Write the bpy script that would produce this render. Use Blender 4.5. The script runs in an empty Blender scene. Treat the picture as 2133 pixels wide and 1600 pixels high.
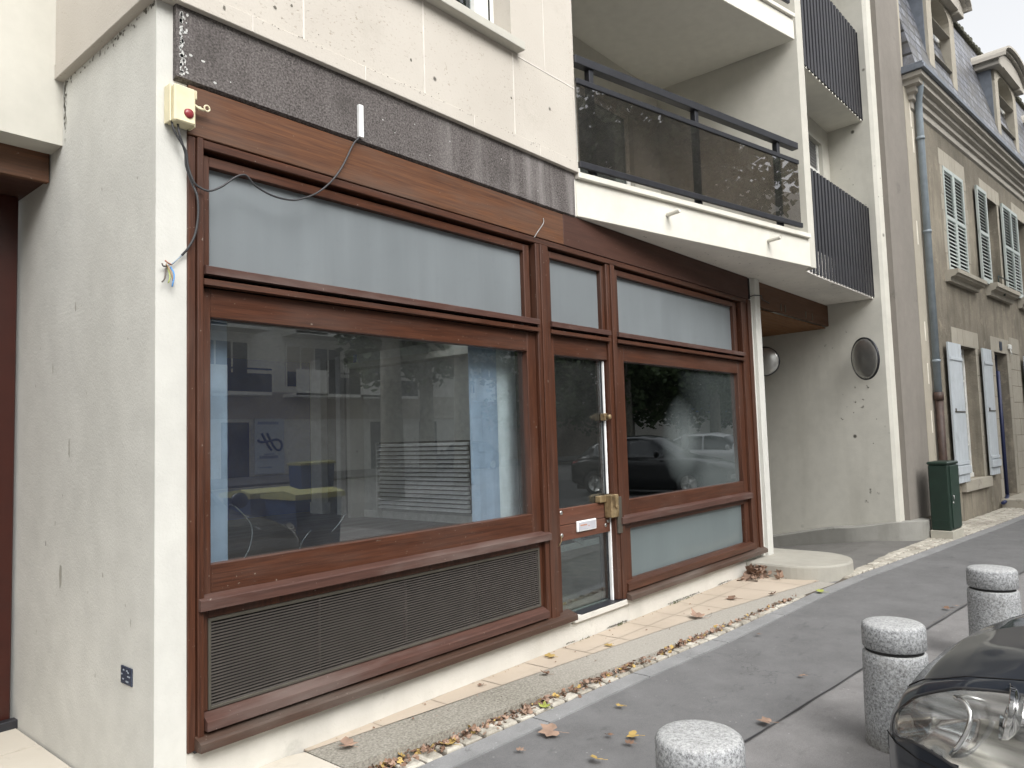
import bpy, bmesh, math, random
from mathutils import Vector, Matrix, noise as mnoise
import numpy as np
R = math.radians
SC = bpy.context.scene
COL = SC.collection
random.seed(7)

# ------------------------------------------------------------------ camera, world, sun, exposure
CAM = Vector((0, -3.3, 1.6))
yaw, pitch, roll = R(49.5996), R(4.0612), R(-1.7597)
fw = Vector((math.sin(yaw)*math.cos(pitch), math.cos(yaw)*math.cos(pitch), math.sin(pitch)))
rt = Vector((math.cos(yaw), -math.sin(yaw), 0)); up = rt.cross(fw)
rr = math.cos(roll)*rt + math.sin(roll)*up; uu = -math.sin(roll)*rt + math.cos(roll)*up
cd = bpy.data.cameras.new('camera'); cam = bpy.data.objects.new('camera', cd); COL.objects.link(cam)
cam.matrix_world = Matrix(((rr.x, uu.x, -fw.x, CAM.x), (rr.y, uu.y, -fw.y, CAM.y), (rr.z, uu.z, -fw.z, CAM.z), (0, 0, 0, 1)))
cd.sensor_fit = 'HORIZONTAL'; cd.sensor_width = 36; cd.lens = 36*1544.3/2133; cd.clip_start = .05; cd.clip_end = 2000
SC.camera = cam
W = bpy.data.worlds.new('World'); SC.world = W; W.use_nodes = True
wn = W.node_tree.nodes; wl = W.node_tree.links
for n in list(wn): wn.remove(n)
sky = wn.new('ShaderNodeTexSky'); sky.sky_type = 'NISHITA'; sky.sun_disc = False
sky.sun_elevation = R(44); sky.sun_rotation = R(199); sky.dust_density = 6; sky.air_density = 1.2; sky.ozone_density = 1
hs = wn.new('ShaderNodeHueSaturation'); hs.inputs['Saturation'].default_value = .10; hs.inputs['Value'].default_value = 1.65
bgn = wn.new('ShaderNodeBackground'); bgn.inputs['Strength'].default_value = .15
wo = wn.new('ShaderNodeOutputWorld')
wl.new(sky.outputs[0], hs.inputs['Color']); wl.new(hs.outputs[0], bgn.inputs['Color']); wl.new(bgn.outputs[0], wo.inputs[0])
sd = bpy.data.lights.new('sun', 'SUN'); sun = bpy.data.objects.new('sun', sd); COL.objects.link(sun)
sd.energy = .42; sd.angle = R(45); sd.color = (1, .99, .965)
# sun direction: from the street side, high
sdir = Vector((math.sin(R(199))*math.cos(R(44)), math.cos(R(199))*math.cos(R(44)), math.sin(R(44))))
sun.rotation_euler = sdir.to_track_quat('Z', 'Y').to_euler()
SC.view_settings.view_transform = 'Standard'; SC.view_settings.look = 'None'
SC.view_settings.gamma = 1; SC.view_settings.exposure = .42
SC.cycles.max_bounces = 8; SC.cycles.transparent_max_bounces = 16; SC.cycles.glossy_bounces = 5

# ------------------------------------------------------------------ tagging and mesh helpers
def tag(o, label=None, cat=None, group=None, kind=None):
    if label: o['label'] = label
    if cat: o['category'] = cat
    if group: o['group'] = group
    if kind: o['kind'] = kind
    return o
def empty(name, loc, label, cat, group=None, rz=0):
    o = bpy.data.objects.new(name, None); COL.objects.link(o); o.location = loc; o.rotation_euler = (0, 0, rz)
    o.empty_display_size = .2
    return tag(o, label, cat, group)
def smat(m): return m
class MB:
    """collects shapes in one bmesh; build() links them as ONE mesh object"""
    def __init__(s): s.bm = bmesh.new()
    def box(s, x0, x1, y0, y1, z0, z1, bev=0, mi=0, seg=1):
        if x0 > x1: x0, x1 = x1, x0
        if y0 > y1: y0, y1 = y1, y0
        if z0 > z1: z0, z1 = z1, z0
        r = bmesh.ops.create_cube(s.bm, size=1)
        vs = r['verts']
        for v in vs: v.co = Vector(((x0+x1)/2+v.co.x*(x1-x0), (y0+y1)/2+v.co.y*(y1-y0), (z0+z1)/2+v.co.z*(z1-z0)))
        fs = {f for v in vs for f in v.link_faces}
        for f in fs: f.material_index = mi
        if bev:
            es = list({e for v in vs for e in v.link_edges})
            bmesh.ops.bevel(s.bm, geom=es, offset=min(bev, (x1-x0)*.45, (y1-y0)*.45, (z1-z0)*.45), segments=seg, affect='EDGES', profile=.5)
        return s
    def prism(s, poly, f, a, b, mi=0):
        """poly: list of (p,q); f(p,q,t) -> xyz ; extruded t from a to b"""
        n = len(poly)
        A = [s.bm.verts.new(f(p, q, a)) for p, q in poly]; B = [s.bm.verts.new(f(p, q, b)) for p, q in poly]
        fs = [s.bm.faces.new(A), s.bm.faces.new(B[::-1])]
        for i in range(n): fs.append(s.bm.faces.new((A[i], B[i], B[(i+1) % n], A[(i+1) % n])))
        for g in fs: g.material_index = mi
        bmesh.ops.recalc_face_normals(s.bm, faces=fs)
        return s
    def xprism(s, poly, x0, x1, mi=0):   # poly in (y,z), extruded along x
        return s.prism(poly, lambda p, q, t: (t, p, q), x0, x1, mi)
    def zprism(s, poly, z0, z1, mi=0):   # poly in (x,y), extruded along z
        return s.prism(poly, lambda p, q, t: (p, q, t), z0, z1, mi)
    def quad(s, a, b, c, d, mi=0):
        f = s.bm.faces.new([s.bm.verts.new(p) for p in (a, b, c, d)]); f.material_index = mi; return s
    def tube(s, pts, r, n=8, mi=0, cap=True, rads=None):
        pts = [Vector(p) for p in pts]; rings = []
        prev = None
        for i, p in enumerate(pts):
            d = (pts[min(i+1, len(pts)-1)] - pts[max(i-1, 0)]).normalized()
            if prev is None:
                a = d.cross(Vector((0, 0, 1)));
                if a.length < 1e-3: a = d.cross(Vector((1, 0, 0)))
            else: a = prev - d*prev.dot(d)
            a.normalize(); prev = a; b = d.cross(a); q = rads[i] if rads else r
            rings.append([s.bm.verts.new(p + a*math.cos(2*math.pi*k/n)*q + b*math.sin(2*math.pi*k/n)*q) for k in range(n)])
        for i in range(len(rings)-1):
            for k in range(n):
                f = s.bm.faces.new((rings[i][k], rings[i][(k+1) % n], rings[i+1][(k+1) % n], rings[i+1][k])); f.material_index = mi; f.smooth = True
        if cap:
            for rg in (rings[0][::-1], rings[-1]):
                f = s.bm.faces.new(rg); f.material_index = mi
        return s
    def lathe(s, prof, c, n=40, mi=0, axis=None, wob=0):
        """prof: (r,z) list bottom to top around the vertical axis at c"""
        c = Vector(c); rings = []
        for r_, z_ in prof:
            if r_ < 1e-5: rings.append([s.bm.verts.new(c+Vector((0, 0, z_)))]); continue
            rings.append([s.bm.verts.new(c+Vector((math.cos(2*math.pi*k/n)*r_, math.sin(2*math.pi*k/n)*r_, z_))) for k in range(n)])
        for A, B in zip(rings, rings[1:]):
            for k in range(n):
                a = A[k % len(A)]; b = A[(k+1) % len(A)]; c2 = B[(k+1) % len(B)]; d = B[k % len(B)]
                v = [a, b, c2, d]; u = []
                for q in v:
                    if q not in u: u.append(q)
                if len(u) > 2:
                    f = s.bm.faces.new(u); f.smooth = True; f.material_index = mi
        return s
    def rot(s, M, start=0):
        for v in list(s.bm.verts)[start:]: v.co = M @ v.co
        return s
    def build(s, name, mats, parent=None, loc=None, smooth=False, label=None, local=False):
        if not isinstance(mats, (list, tuple)): mats = [mats]
        me = bpy.data.meshes.new(name)
        if loc is None: loc = Vector((0, 0, 0)) if (parent is None or local) else (wloc(parent))
        loc = Vector(loc)
        if loc.length: bmesh.ops.translate(s.bm, verts=s.bm.verts, vec=-loc)
        s.bm.normal_update(); s.bm.to_mesh(me); s.bm.free()
        for m in mats: me.materials.append(m)
        if smooth:
            for p in me.polygons: p.use_smooth = True
        o = bpy.data.objects.new(name, me); COL.objects.link(o)
        if parent: o.parent = parent; o.location = (0, 0, 0)
        else: o.location = loc
        if label: o['label'] = label
        return o
def wloc(o):
    v = Vector(o.location); p = o.parent
    while p: v += Vector(p.location); p = p.parent
    return v
def copy_tree(o, parent=None):
    c = o.copy(); COL.objects.link(c)
    if parent: c.parent = parent
    for ch in [q for q in list(o.children)]: copy_tree(ch, c)
    return c

# ------------------------------------------------------------------ material helpers
class N:
    def __init__(s, name):
        s.m = bpy.data.materials.new(name); s.m.use_nodes = True; s.t = s.m.node_tree; s.n = s.t.nodes; s.l = s.t.links
        for q in list(s.n): s.n.remove(q)
        s.out = s.n.new('ShaderNodeOutputMaterial'); s.tc = s.n.new('ShaderNodeTexCoord')
    def add(s, ty, ins=None, **kw):
        q = s.n.new(ty)
        for k, v in kw.items(): setattr(q, k, v)
        for k, v in (ins or {}).items(): s.set(q, k, v)
        return q
    def set(s, q, k, v):
        if isinstance(v, bpy.types.NodeSocket): s.l.new(v, q.inputs[k])
        elif isinstance(v, bpy.types.Node): s.l.new(v.outputs[0], q.inputs[k])
        else: q.inputs[k].default_value = (tuple(v)+(1,)) if isinstance(v, (tuple, list)) and len(v) == 3 and q.inputs[k].type == 'RGBA' else v
    def vec(s, scale=(1, 1, 1), rot=(0, 0, 0), loc=(0, 0, 0)):
        return s.add('ShaderNodeMapping', {'Vector': s.tc.outputs['Object'], 'Scale': scale, 'Rotation': rot, 'Location': loc})
    def noise(s, scale, detail=4, rough=.55, vec=None, dist=0):
        return s.add('ShaderNodeTexNoise', {'Vector': vec or s.tc.outputs['Object'], 'Scale': scale, 'Detail': detail, 'Roughness': rough, 'Distortion': dist})
    def vor(s, scale, vec=None, feature='F1'):
        return s.add('ShaderNodeTexVoronoi', {'Vector': vec or s.tc.outputs['Object'], 'Scale': scale}, feature=feature)
    def ramp(s, fac, stops, interp='LINEAR'):
        q = s.add('ShaderNodeValToRGB', {'Fac': fac}); cr = q.color_ramp; cr.interpolation = interp
        while len(cr.elements) > 1: cr.elements.remove(cr.elements[-1])
        for i, (p, c) in enumerate(stops):
            e = cr.elements[0] if i == 0 else cr.elements.new(p)
            e.position = p; e.color = (c, c, c, 1) if not isinstance(c, (tuple, list)) else tuple(c)+(1,)
        return q
    def mix(s, fac, a, b, mode='MIX'):
        q = s.add('ShaderNodeMixRGB', blend_type=mode); s.set(q, 0, fac); s.set(q, 1, a); s.set(q, 2, b); return q
    def math(s, op, a, b=0.0, c=None):
        q = s.add('ShaderNodeMath', operation=op); s.set(q, 0, a); s.set(q, 1, b)
        if c is not None: s.set(q, 2, c)
        return q
    def bump(s, h, strength=.5, dist=.01, normal=None):
        q = s.add('ShaderNodeBump', {'Height': h, 'Strength': strength, 'Distance': dist})
        if normal: s.set(q, 'Normal', normal)
        return q
    def fin(s, color, rough=.8, bump=None, **kw):
        b = s.add('ShaderNodeBsdfPrincipled', {'Base Color': color, 'Roughness': rough})
        if bump: s.set(b, 'Normal', bump)
        for k, v in kw.items(): s.set(b, k.replace('_', ' '), v)
        s.l.new(b.outputs[0], s.out.inputs[0]); return s.m
def plain(name, c, rough=.6, metal=0, var=.12, bs=0, spec=None, **kw):
    m = N(name); nz = m.noise(9, 3)
    lo = tuple(v*(1-var) for v in c); hi = tuple(min(1, v*(1+var)) for v in c)
    col = m.ramp(nz.outputs[0], [(.3, lo), (.7, hi)])
    b = m.bump(m.noise(120, 2), bs, .002) if bs else None
    k = dict(Metallic=metal); k.update(kw)
    if spec is not None: k['Specular_IOR_Level'] = spec
    return m.fin(col, rough, b, **k)

def stucco(name, c, dirt=.35, bumpd=.004, streak=.4, bscale=70, dots=0.0):
    m = N(name)
    big = m.noise(.9, 5, .6); mid = m.noise(7, 4)
    c2 = tuple(v*.86 for v in c); c3 = tuple(min(1, v*1.05) for v in c)
    col = m.ramp(big.outputs[0], [(.3, c2), (.7, c3)])
    col = m.mix(.25, col, m.ramp(mid.outputs[0], [(.35, tuple(v*.8 for v in c)), (.65, c3)]))
    st = m.noise(1, 5, .6, m.vec((2.2, 2.2, .4)))
    col = m.mix(m.math('MULTIPLY', m.ramp(st.outputs[0], [(.52, 0), (.75, 1)]), streak), col, tuple(v*.55 for v in (c[0], c[1]*.98, c[2]*.93)))
    bl = m.noise(2.6, 6, .7)
    col = m.mix(m.math('MULTIPLY', m.ramp(bl.outputs[0], [(.62, 0), (.72, 1)]), dirt), col, tuple(v*.45 for v in c))
    if dots:
        v = m.vor(2.3); vn = m.noise(1.1, 1)
        dd = m.math('MULTIPLY', m.ramp(v.outputs['Distance'], [(.035, 1), (.075, 0)]), m.ramp(vn.outputs[0], [(.5, 0), (.56, 1)]))
        col = m.mix(m.math('MULTIPLY', dd, dots), col, (.05, .045, .035))
        v2 = m.vor(9); vn2 = m.noise(.8, 1, vec=m.vec((1, 1, 1), loc=(3, 1, 2)))
        dd = m.math('MULTIPLY', m.ramp(v2.outputs['Distance'], [(.05, 1), (.1, 0)]), m.ramp(vn2.outputs[0], [(.58, 0), (.62, 1)]))
        col = m.mix(m.math('MULTIPLY', dd, dots*.8), col, (.06, .055, .045))
    h = m.noise(bscale, 5, .65); h2 = m.noise(14, 3)
    b = m.bump(m.math('ADD', h, m.math('MULTIPLY', h2, .8)), .55, bumpd)
    return m.fin(col, .9, b, Specular_IOR_Level=.2)

def wood(name, axis, dark, light, weather=.25, rough=.42, gs=1.0, wcol=(.11, .085, .072)):
    m = N(name)
    long = {'x': (.5, 14, 14), 'z': (14, 14, .5), 'y': (14, .5, 14)}[axis]
    v = m.vec(tuple(q*gs for q in long))
    g = m.noise(2.2, 7, .62, v, dist=1.4); g2 = m.noise(7, 3, .5, m.vec(tuple(q*gs for q in {'x': (1, 26, 26), 'z': (26, 26, 1), 'y': (26, 1, 26)}[axis])))
    col = m.ramp(g.outputs[0], [(.25, dark), (.5, tuple((a+b)/2 for a, b in zip(dark, light))), (.72, light)])
    col = m.mix(.35, col, m.ramp(g2.outputs[0], [(.3, dark), (.7, light)]))
    bl = m.noise(1.7, 5, .6, m.vec({'x': (.6, 3, 3), 'z': (3, 3, .6), 'y': (3, .6, 3)}[axis]))
    col = m.mix(m.math('MULTIPLY', m.ramp(bl.outputs[0], [(.48, 0), (.75, 1)]), weather), col, wcol)
    sp = m.noise(55, 2)
    col = m.mix(m.math('MULTIPLY', m.ramp(sp.outputs[0], [(.71, 0), (.76, 1)]), .5), col, (.3, .26, .22))
    b = m.bump(m.math('ADD', g2, g), .25, .0012)
    rg = m.ramp(bl.outputs[0], [(.35, rough), (.75, min(1, rough+.25))])
    return m.fin(col, rg, b, Specular_IOR_Level=.35)

M = {}
M['pillar'] = stucco('white_render', (.565, .56, .52), dirt=.10, bumpd=.0035, streak=.12)
M['cream'] = stucco('cream_render', (.50, .485, .43), dirt=.08, bumpd=.002, streak=.15, dots=.25)
M['soffit'] = stucco('soffit_render', (.74, .715, .655), dirt=.15, bumpd=.003, streak=.0, dots=.7)
M['party'] = stucco('party_render', (.56, .545, .485), dirt=.15, bumpd=.003, streak=.35, dots=.9)
M['plinth'] = stucco('plinth_render', (.57, .55, .50), dirt=.35, bumpd=.005, streak=.3)
M['fascia_cream'] = stucco('balcony_cream', (.66, .64, .57), dirt=.06, bumpd=.002, streak=.12)
def stone_mat():
    m = N('beige_stone_facing')
    big = m.noise(.8, 4); col = m.ramp(big.outputs[0], [(.3, (.45, .415, .365)), (.7, (.53, .495, .44))])
    pit = m.noise(48, 4, .6, m.vec((1, 1, 1.6))); big2 = m.noise(1.3, 3)
    pm = m.math('MULTIPLY', m.ramp(pit.outputs[0], [(.62, 0), (.68, 1)]), m.ramp(big2.outputs[0], [(.38, .15), (.6, .75)]))
    col = m.mix(pm, col, (.33, .28, .22))
    v = m.vor(3.1); vn = m.noise(.9, 2, vec=m.vec((1, 1, 1), loc=(5, 0, 0)))
    dd = m.math('MULTIPLY', m.ramp(v.outputs['Distance'], [(.03, 1), (.06, 0)]), m.ramp(vn.outputs[0], [(.5, 0), (.56, 1)]))
    col = m.mix(m.math('MULTIPLY', dd, .85), col, (.05, .045, .04))
    bl = m.noise(2.2, 5, .7); col = m.mix(m.math('MULTIPLY', m.ramp(bl.outputs[0], [(.6, 0), (.75, 1)]), .35), col, (.36, .33, .28))
    return m.fin(col, .9, m.bump(m.math('SUBTRACT', m.noise(70, 3), m.math('MULTIPLY', pm, 1.5)), .5, .003), Specular_IOR_Level=.2)
M['stone'] = stone_mat()
def agg_mat():
    m = N('dark_aggregate_concrete')
    f = m.noise(95, 3, .7); col = m.ramp(f.outputs[0], [(.35, (.05, .045, .043)), (.5, (.105, .094, .09)), (.68, (.18, .163, .156))])
    st = m.noise(1, 4, .6, m.vec((8, 6, .7))); grad = m.add('ShaderNodeSeparateXYZ', {0: m.tc.outputs['Object']})
    right = m.add('ShaderNodeMapRange', {'Value': grad.outputs[0], 'From Min': 1.3, 'From Max': 2.6, 'To Min': .15, 'To Max': .95})
    col = m.mix(m.math('MULTIPLY', m.ramp(st.outputs[0], [(.45, 0), (.8, .8)]), right.outputs[0]), col, (.30, .28, .27))
    bl = m.noise(2.5, 5, .7); col = m.mix(m.math('MULTIPLY', m.ramp(bl.outputs[0], [(.55, 0), (.75, 1)]), .5), col, (.05, .045, .042))
    # flaked pale paint near the left end
    left = m.add('ShaderNodeMapRange', {'Value': grad.outputs[0], 'From Min': .03, 'From Max': .17, 'To Min': .52, 'To Max': .3})
    fl = m.noise(22, 4, .6, m.vec((1, 1, .6))); col = m.mix(m.ramp(m.math('ADD', fl.outputs[0], left.outputs[0]), [(1.0, 0), (1.03, 1)]), col, (.55, .55, .53))
    dots = m.vor(2.6); col = m.mix(m.math('MULTIPLY', m.ramp(dots.outputs['Distance'], [(.022, 1), (.035, 0)]), .8), col, (.55, .55, .52))
    return m.fin(col, .95, m.bump(f, .8, .004), Specular_IOR_Level=.15)
M['agg'] = agg_mat()
DK, LT = (.019, .0070, .0042), (.100, .0365, .0185)
M['wx'] = wood('mahogany_along', 'x', DK, LT, .22, .33)
M['wz'] = wood('mahogany_upright', 'z', DK, LT, .22, .36)
M['wledge'] = wood('weathered_skylit_ledge', 'x', (.04, .020, .016), (.105, .052, .040), .8, .35, wcol=(.15, .118, .105))  # grey mixes weathering with the sky reflection on the upward ledge faces
M['wsill'] = wood('weathered_sill', 'x', (.03, .018, .013), (.085, .045, .03), .75, .5, wcol=(.12, .10, .085))
M['wfascia'] = wood('golden_fascia', 'x', (.034, .013, .007), (.160, .064, .025), .8, .5, wcol=(.10, .065, .048))
M['wfascia2'] = wood('dark_fascia', 'x', (.035, .015, .010), (.075, .031, .02), .35, .5, wcol=(.06, .03, .022))
M['wceil'] = wood('ceiling_boards', 'x', (.10, .04, .012), (.26, .12, .04), .1, .6)
M['wbeam'] = wood('brown_beam', 'x', (.06, .028, .014), (.14, .066, .034), .3, .6, wcol=(.1, .07, .05))
M['black'] = plain('black_shadow_gap', (.008, .007, .007), .9)
M['darkmetal'] = plain('dark_grey_metal', (.035, .036, .042), .42, .5)
def schlick(m, k=1.0, f0=.045):
    lw = m.add('ShaderNodeLayerWeight', {'Blend': .5}); p5 = m.math('POWER', lw.outputs['Facing'], 4.2)
    return m.math('MINIMUM', m.math('MULTIPLY', m.math('ADD', m.math('MULTIPLY', p5, 1-f0), f0), k), 1.0)
def glass_mat(name, tint, refl=1.0, rough=0.0, ior=1.5, alpha_dirt=.03):
    m = N(name)
    fac = schlick(m, refl)
    tr = m.add('ShaderNodeBsdfTransparent', {'Color': tint}); gl = m.add('ShaderNodeBsdfGlossy', {'Color': (.95, .97, 1), 'Roughness': rough})
    mx = m.add('ShaderNodeMixShader'); m.set(mx, 0, fac); m.l.new(tr.outputs[0], mx.inputs[1]); m.l.new(gl.outputs[0], mx.inputs[2])
    df = m.add('ShaderNodeBsdfDiffuse', {'Color': (.5, .5, .48)}); dn = m.noise(3, 6, .7)
    mx2 = m.add('ShaderNodeMixShader'); m.set(mx2, 0, m.ramp(dn.outputs[0], [(.4, alpha_dirt*.5), (.8, alpha_dirt)])); m.l.new(mx.outputs[0], mx2.inputs[1]); m.l.new(df.outputs[0], mx2.inputs[2])
    m.l.new(mx2.outputs[0], m.out.inputs[0]); return m.m
M['glass'] = glass_mat('shop_glass', (.88, .92, .93), 3.3)
M['smoke'] = glass_mat('smoked_glass', (.45, .41, .375), 1.8, alpha_dirt=.05)
M['dglass'] = glass_mat('door_glass', (.72, .78, .78), 2.2)
M['wglass'] = glass_mat('window_glass', (.5, .55, .55), 1.4)
def fog_mat():   # clear glass with a matt etched patch in the middle that fades out
    m = N('part_frosted_glass')
    tr = m.add('ShaderNodeBsdfTransparent', {'Color': (.62, .67, .67)})
    gl = m.add('ShaderNodeBsdfGlossy', {'Color': (.95, .97, 1), 'Roughness': 0.0}); mx = m.add('ShaderNodeMixShader')
    m.set(mx, 0, schlick(m, 2.6)); m.l.new(tr.outputs[0], mx.inputs[1]); m.l.new(gl.outputs[0], mx.inputs[2])
    df = m.add('ShaderNodeBsdfDiffuse', {'Color': (.14, .16, .16)})
    sep = m.add('ShaderNodeSeparateXYZ', {0: m.tc.outputs['Object']})
    # patch centre in wall coordinates; x to the right stays hazy
    dx = m.math('DIVIDE', m.math('SUBTRACT', sep.outputs[0], FOGC[0]), .52); dz = m.math('DIVIDE', m.math('SUBTRACT', sep.outputs[2], FOGC[1]), .50)
    dd = m.math('SQRT', m.math('ADD', m.math('MULTIPLY', dx, dx), m.math('MULTIPLY', dz, dz)))
    nz = m.noise(2.5, 3); dd2 = m.math('ADD', dd, m.math('MULTIPLY', nz, .25))
    f = m.ramp(dd2, [(.15, .72), (1.05, 0)])
    right = m.ramp(m.add('ShaderNodeMapRange', {'Value': sep.outputs[0], 'From Min': FOGC[0]-.1, 'From Max': FOGC[0]+.5}), [(0, 0), (1, .5)])
    low = m.ramp(m.add('ShaderNodeMapRange', {'Value': sep.outputs[2], 'From Min': FOGC[1]+.2, 'From Max': FOGC[1]-.35}), [(0, 0), (1, 1)])
    f2 = m.math('MAXIMUM', f, m.math('MULTIPLY', right, m.math('MAXIMUM', low, .35)))
    mx2 = m.add('ShaderNodeMixShader'); m.set(mx2, 0, f2); m.l.new(mx.outputs[0], mx2.inputs[1]); m.l.new(df.outputs[0], mx2.inputs[2])
    m.l.new(mx2.outputs[0], m.out.inputs[0]); return m.m
FOGC = (6.45-4.8, 1.5-.25)
def frost(name, c, coat=.0, rough=.35):
    m = N(name); nz = m.noise(1.2, 3); col = m.ramp(nz.outputs[0], [(.3, tuple(v*.9 for v in c)), (.7, tuple(v*1.08 for v in c))])
    s1 = m.noise(1, 4, .6, m.vec((9, 9, .5))); col = m.mix(m.math('MULTIPLY', m.ramp(s1.outputs[0], [(.45, 0), (.75, 1)]), .22), col, tuple(v*1.5 for v in c))
    s2 = m.noise(16, 5, .7); col = m.mix(m.math('MULTIPLY', m.ramp(s2.outputs[0], [(.58, 0), (.75, 1)]), .3), col, tuple(v*.7 for v in c))
    m.fin(col, rough, None, Specular_IOR_Level=.6, Coat_Weight=coat, Coat_Roughness=.02, Coat_IOR=1.33)
    tl = m.add('ShaderNodeBsdfTranslucent', {'Color': tuple(v*2 for v in c)}); mx = m.add('ShaderNodeMixShader'); m.set(mx, 0, .3)
    src = m.out.inputs[0].links[0].from_socket; m.l.new(src, mx.inputs[1]); m.l.new(tl.outputs[0], mx.inputs[2]); m.l.new(mx.outputs[0], m.out.inputs[0]); return m.m
M['frost'] = frost('frosted_fanlight', (.235, .258, .270), .35, .3)
M['frostlow'] = frost('frosted_low_pane', (.17, .205, .21), 1.0, .3)
M['whitepl'] = plain('white_plastic', (.75, .76, .75), .35)
M['creampl'] = plain('cream_plastic', (.68, .62, .42), .4)
M['red'] = plain('red_lamp', (.22, .03, .035), .25)
M['cable'] = plain('black_cable', (.03, .03, .032), .5)
M['cablegrey'] = plain('grey_cable', (.28, .27, .26), .6)
M['brass'] = plain('brass', (.35, .25, .11), .4, .8, .3)
M['steel'] = plain('steel', (.5, .5, .48), .3, .9)
M['chrome'] = plain('chrome', (.85, .86, .86), .06, 1)
M['blueplate'] = plain('dark_blue_plate', (.03, .04, .065), .35)
def slate():
    m = N('slate_roof'); sep = m.add('ShaderNodeSeparateXYZ', {0: m.tc.outputs['Object']})
    br = m.add('ShaderNodeTexBrick', {'Vector': m.add('ShaderNodeCombineXYZ', {0: sep.outputs[0], 1: sep.outputs[2]}), 'Color1': (.10, .105, .125), 'Color2': (.24, .25, .28), 'Mortar': (.012, .012, .015), 'Scale': 1.0, 'Mortar Size': .02, 'Brick Width': .26, 'Row Height': .19, 'Bias': 0.0})
    moss = m.noise(2.4, 5, .7); col = m.mix(m.math('MULTIPLY', m.ramp(moss.outputs[0], [(.42, 0), (.6, 1)]), .8), br.outputs[0], (.075, .07, .06))
    return m.fin(col, .42, m.bump(br.outputs['Fac'], .6, -.01), Specular_IOR_Level=.6)
M['slate'] = slate()
M['zinc'] = plain('zinc', (.17, .19, .22), .45, .4)
M['pipegrey'] = plain('grey_paint_pipe', (.20, .235, .26), .45)
M['pipebrown'] = plain('rusty_brown_pipe', (.055, .032, .024), .6, 0, .4)
def oldwall():
    m = N('old_grey_render'); big = m.noise(.55, 6, .7); st = m.noise(1, 6, .65, m.vec((4.5, 4.5, .55))); bl = m.noise(2.8, 6, .75)
    col = m.ramp(big.outputs[0], [(.32, (.14, .125, .10)), (.48, (.22, .195, .155)), (.66, (.32, .285, .225))])
    col = m.mix(m.math('MULTIPLY', m.ramp(st.outputs[0], [(.48, 0), (.66, 1)]), .65), col, (.12, .108, .085))
    col = m.mix(m.math('MULTIPLY', m.ramp(bl.outputs[0], [(.55, 0), (.68, 1)]), .55), col, (.40, .35, .27))
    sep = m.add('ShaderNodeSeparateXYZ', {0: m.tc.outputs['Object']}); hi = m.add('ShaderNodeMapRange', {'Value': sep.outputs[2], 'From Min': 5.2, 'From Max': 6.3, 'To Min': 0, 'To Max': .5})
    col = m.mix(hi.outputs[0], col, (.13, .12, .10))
    return m.fin(col, .92, m.bump(m.math('ADD', m.noise(38, 5, .7), m.math('MULTIPLY', bl, 2)), .8, .012), Specular_IOR_Level=.15)
M['oldwall'] = oldwall()
M['oldstone'] = stucco('old_cut_stone', (.385, .355, .295), dirt=.7, bumpd=.008, streak=.4, bscale=45)
M['cornice'] = stucco('cornice_stone', (.40, .375, .33), dirt=.3, bumpd=.003, streak=.2)
M['gable'] = stucco('gable_concrete', (.235, .215, .19), dirt=.5, bumpd=.006, streak=.35)
M['quoin'] = stucco('quoin_render', (.40, .365, .30), dirt=.3, bumpd=.005, streak=.4)
M['palemark'] = plain('pale_mark', (.66, .62, .53), .8)
M['shutter'] = stucco('pale_blue_paint', (.47, .505, .53), dirt=.2, bumpd=.001, streak=.3)
M['louvre'] = stucco('pale_green_paint', (.46, .50, .48), dirt=.15, bumpd=.001, streak=.2)
M['winwhite'] = plain('white_window_paint', (.72, .72, .68), .45)
M['green'] = plain('green_cabinet_paint', (.010, .025, .017), .42, 0, .15)
M['greendoor'] = plain('green_door_paint', (.020, .040, .029), .42, 0, .15)
M['concrete'] = stucco('worn_concrete', (.42, .40, .34), dirt=.45, bumpd=.006, streak=.25, bscale=55)
M['steptop'] = stucco('smooth_concrete', (.36, .345, .30), dirt=.35, bumpd=.003, streak=.15)
M['kerbwall'] = stucco('stained_concrete', (.29, .285, .26), dirt=.7, bumpd=.006, streak=.6)
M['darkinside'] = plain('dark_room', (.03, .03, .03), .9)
M['maroon'] = plain('dark_maroon_door', (.035, .007, .004), .3, 0, .1)
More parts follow.
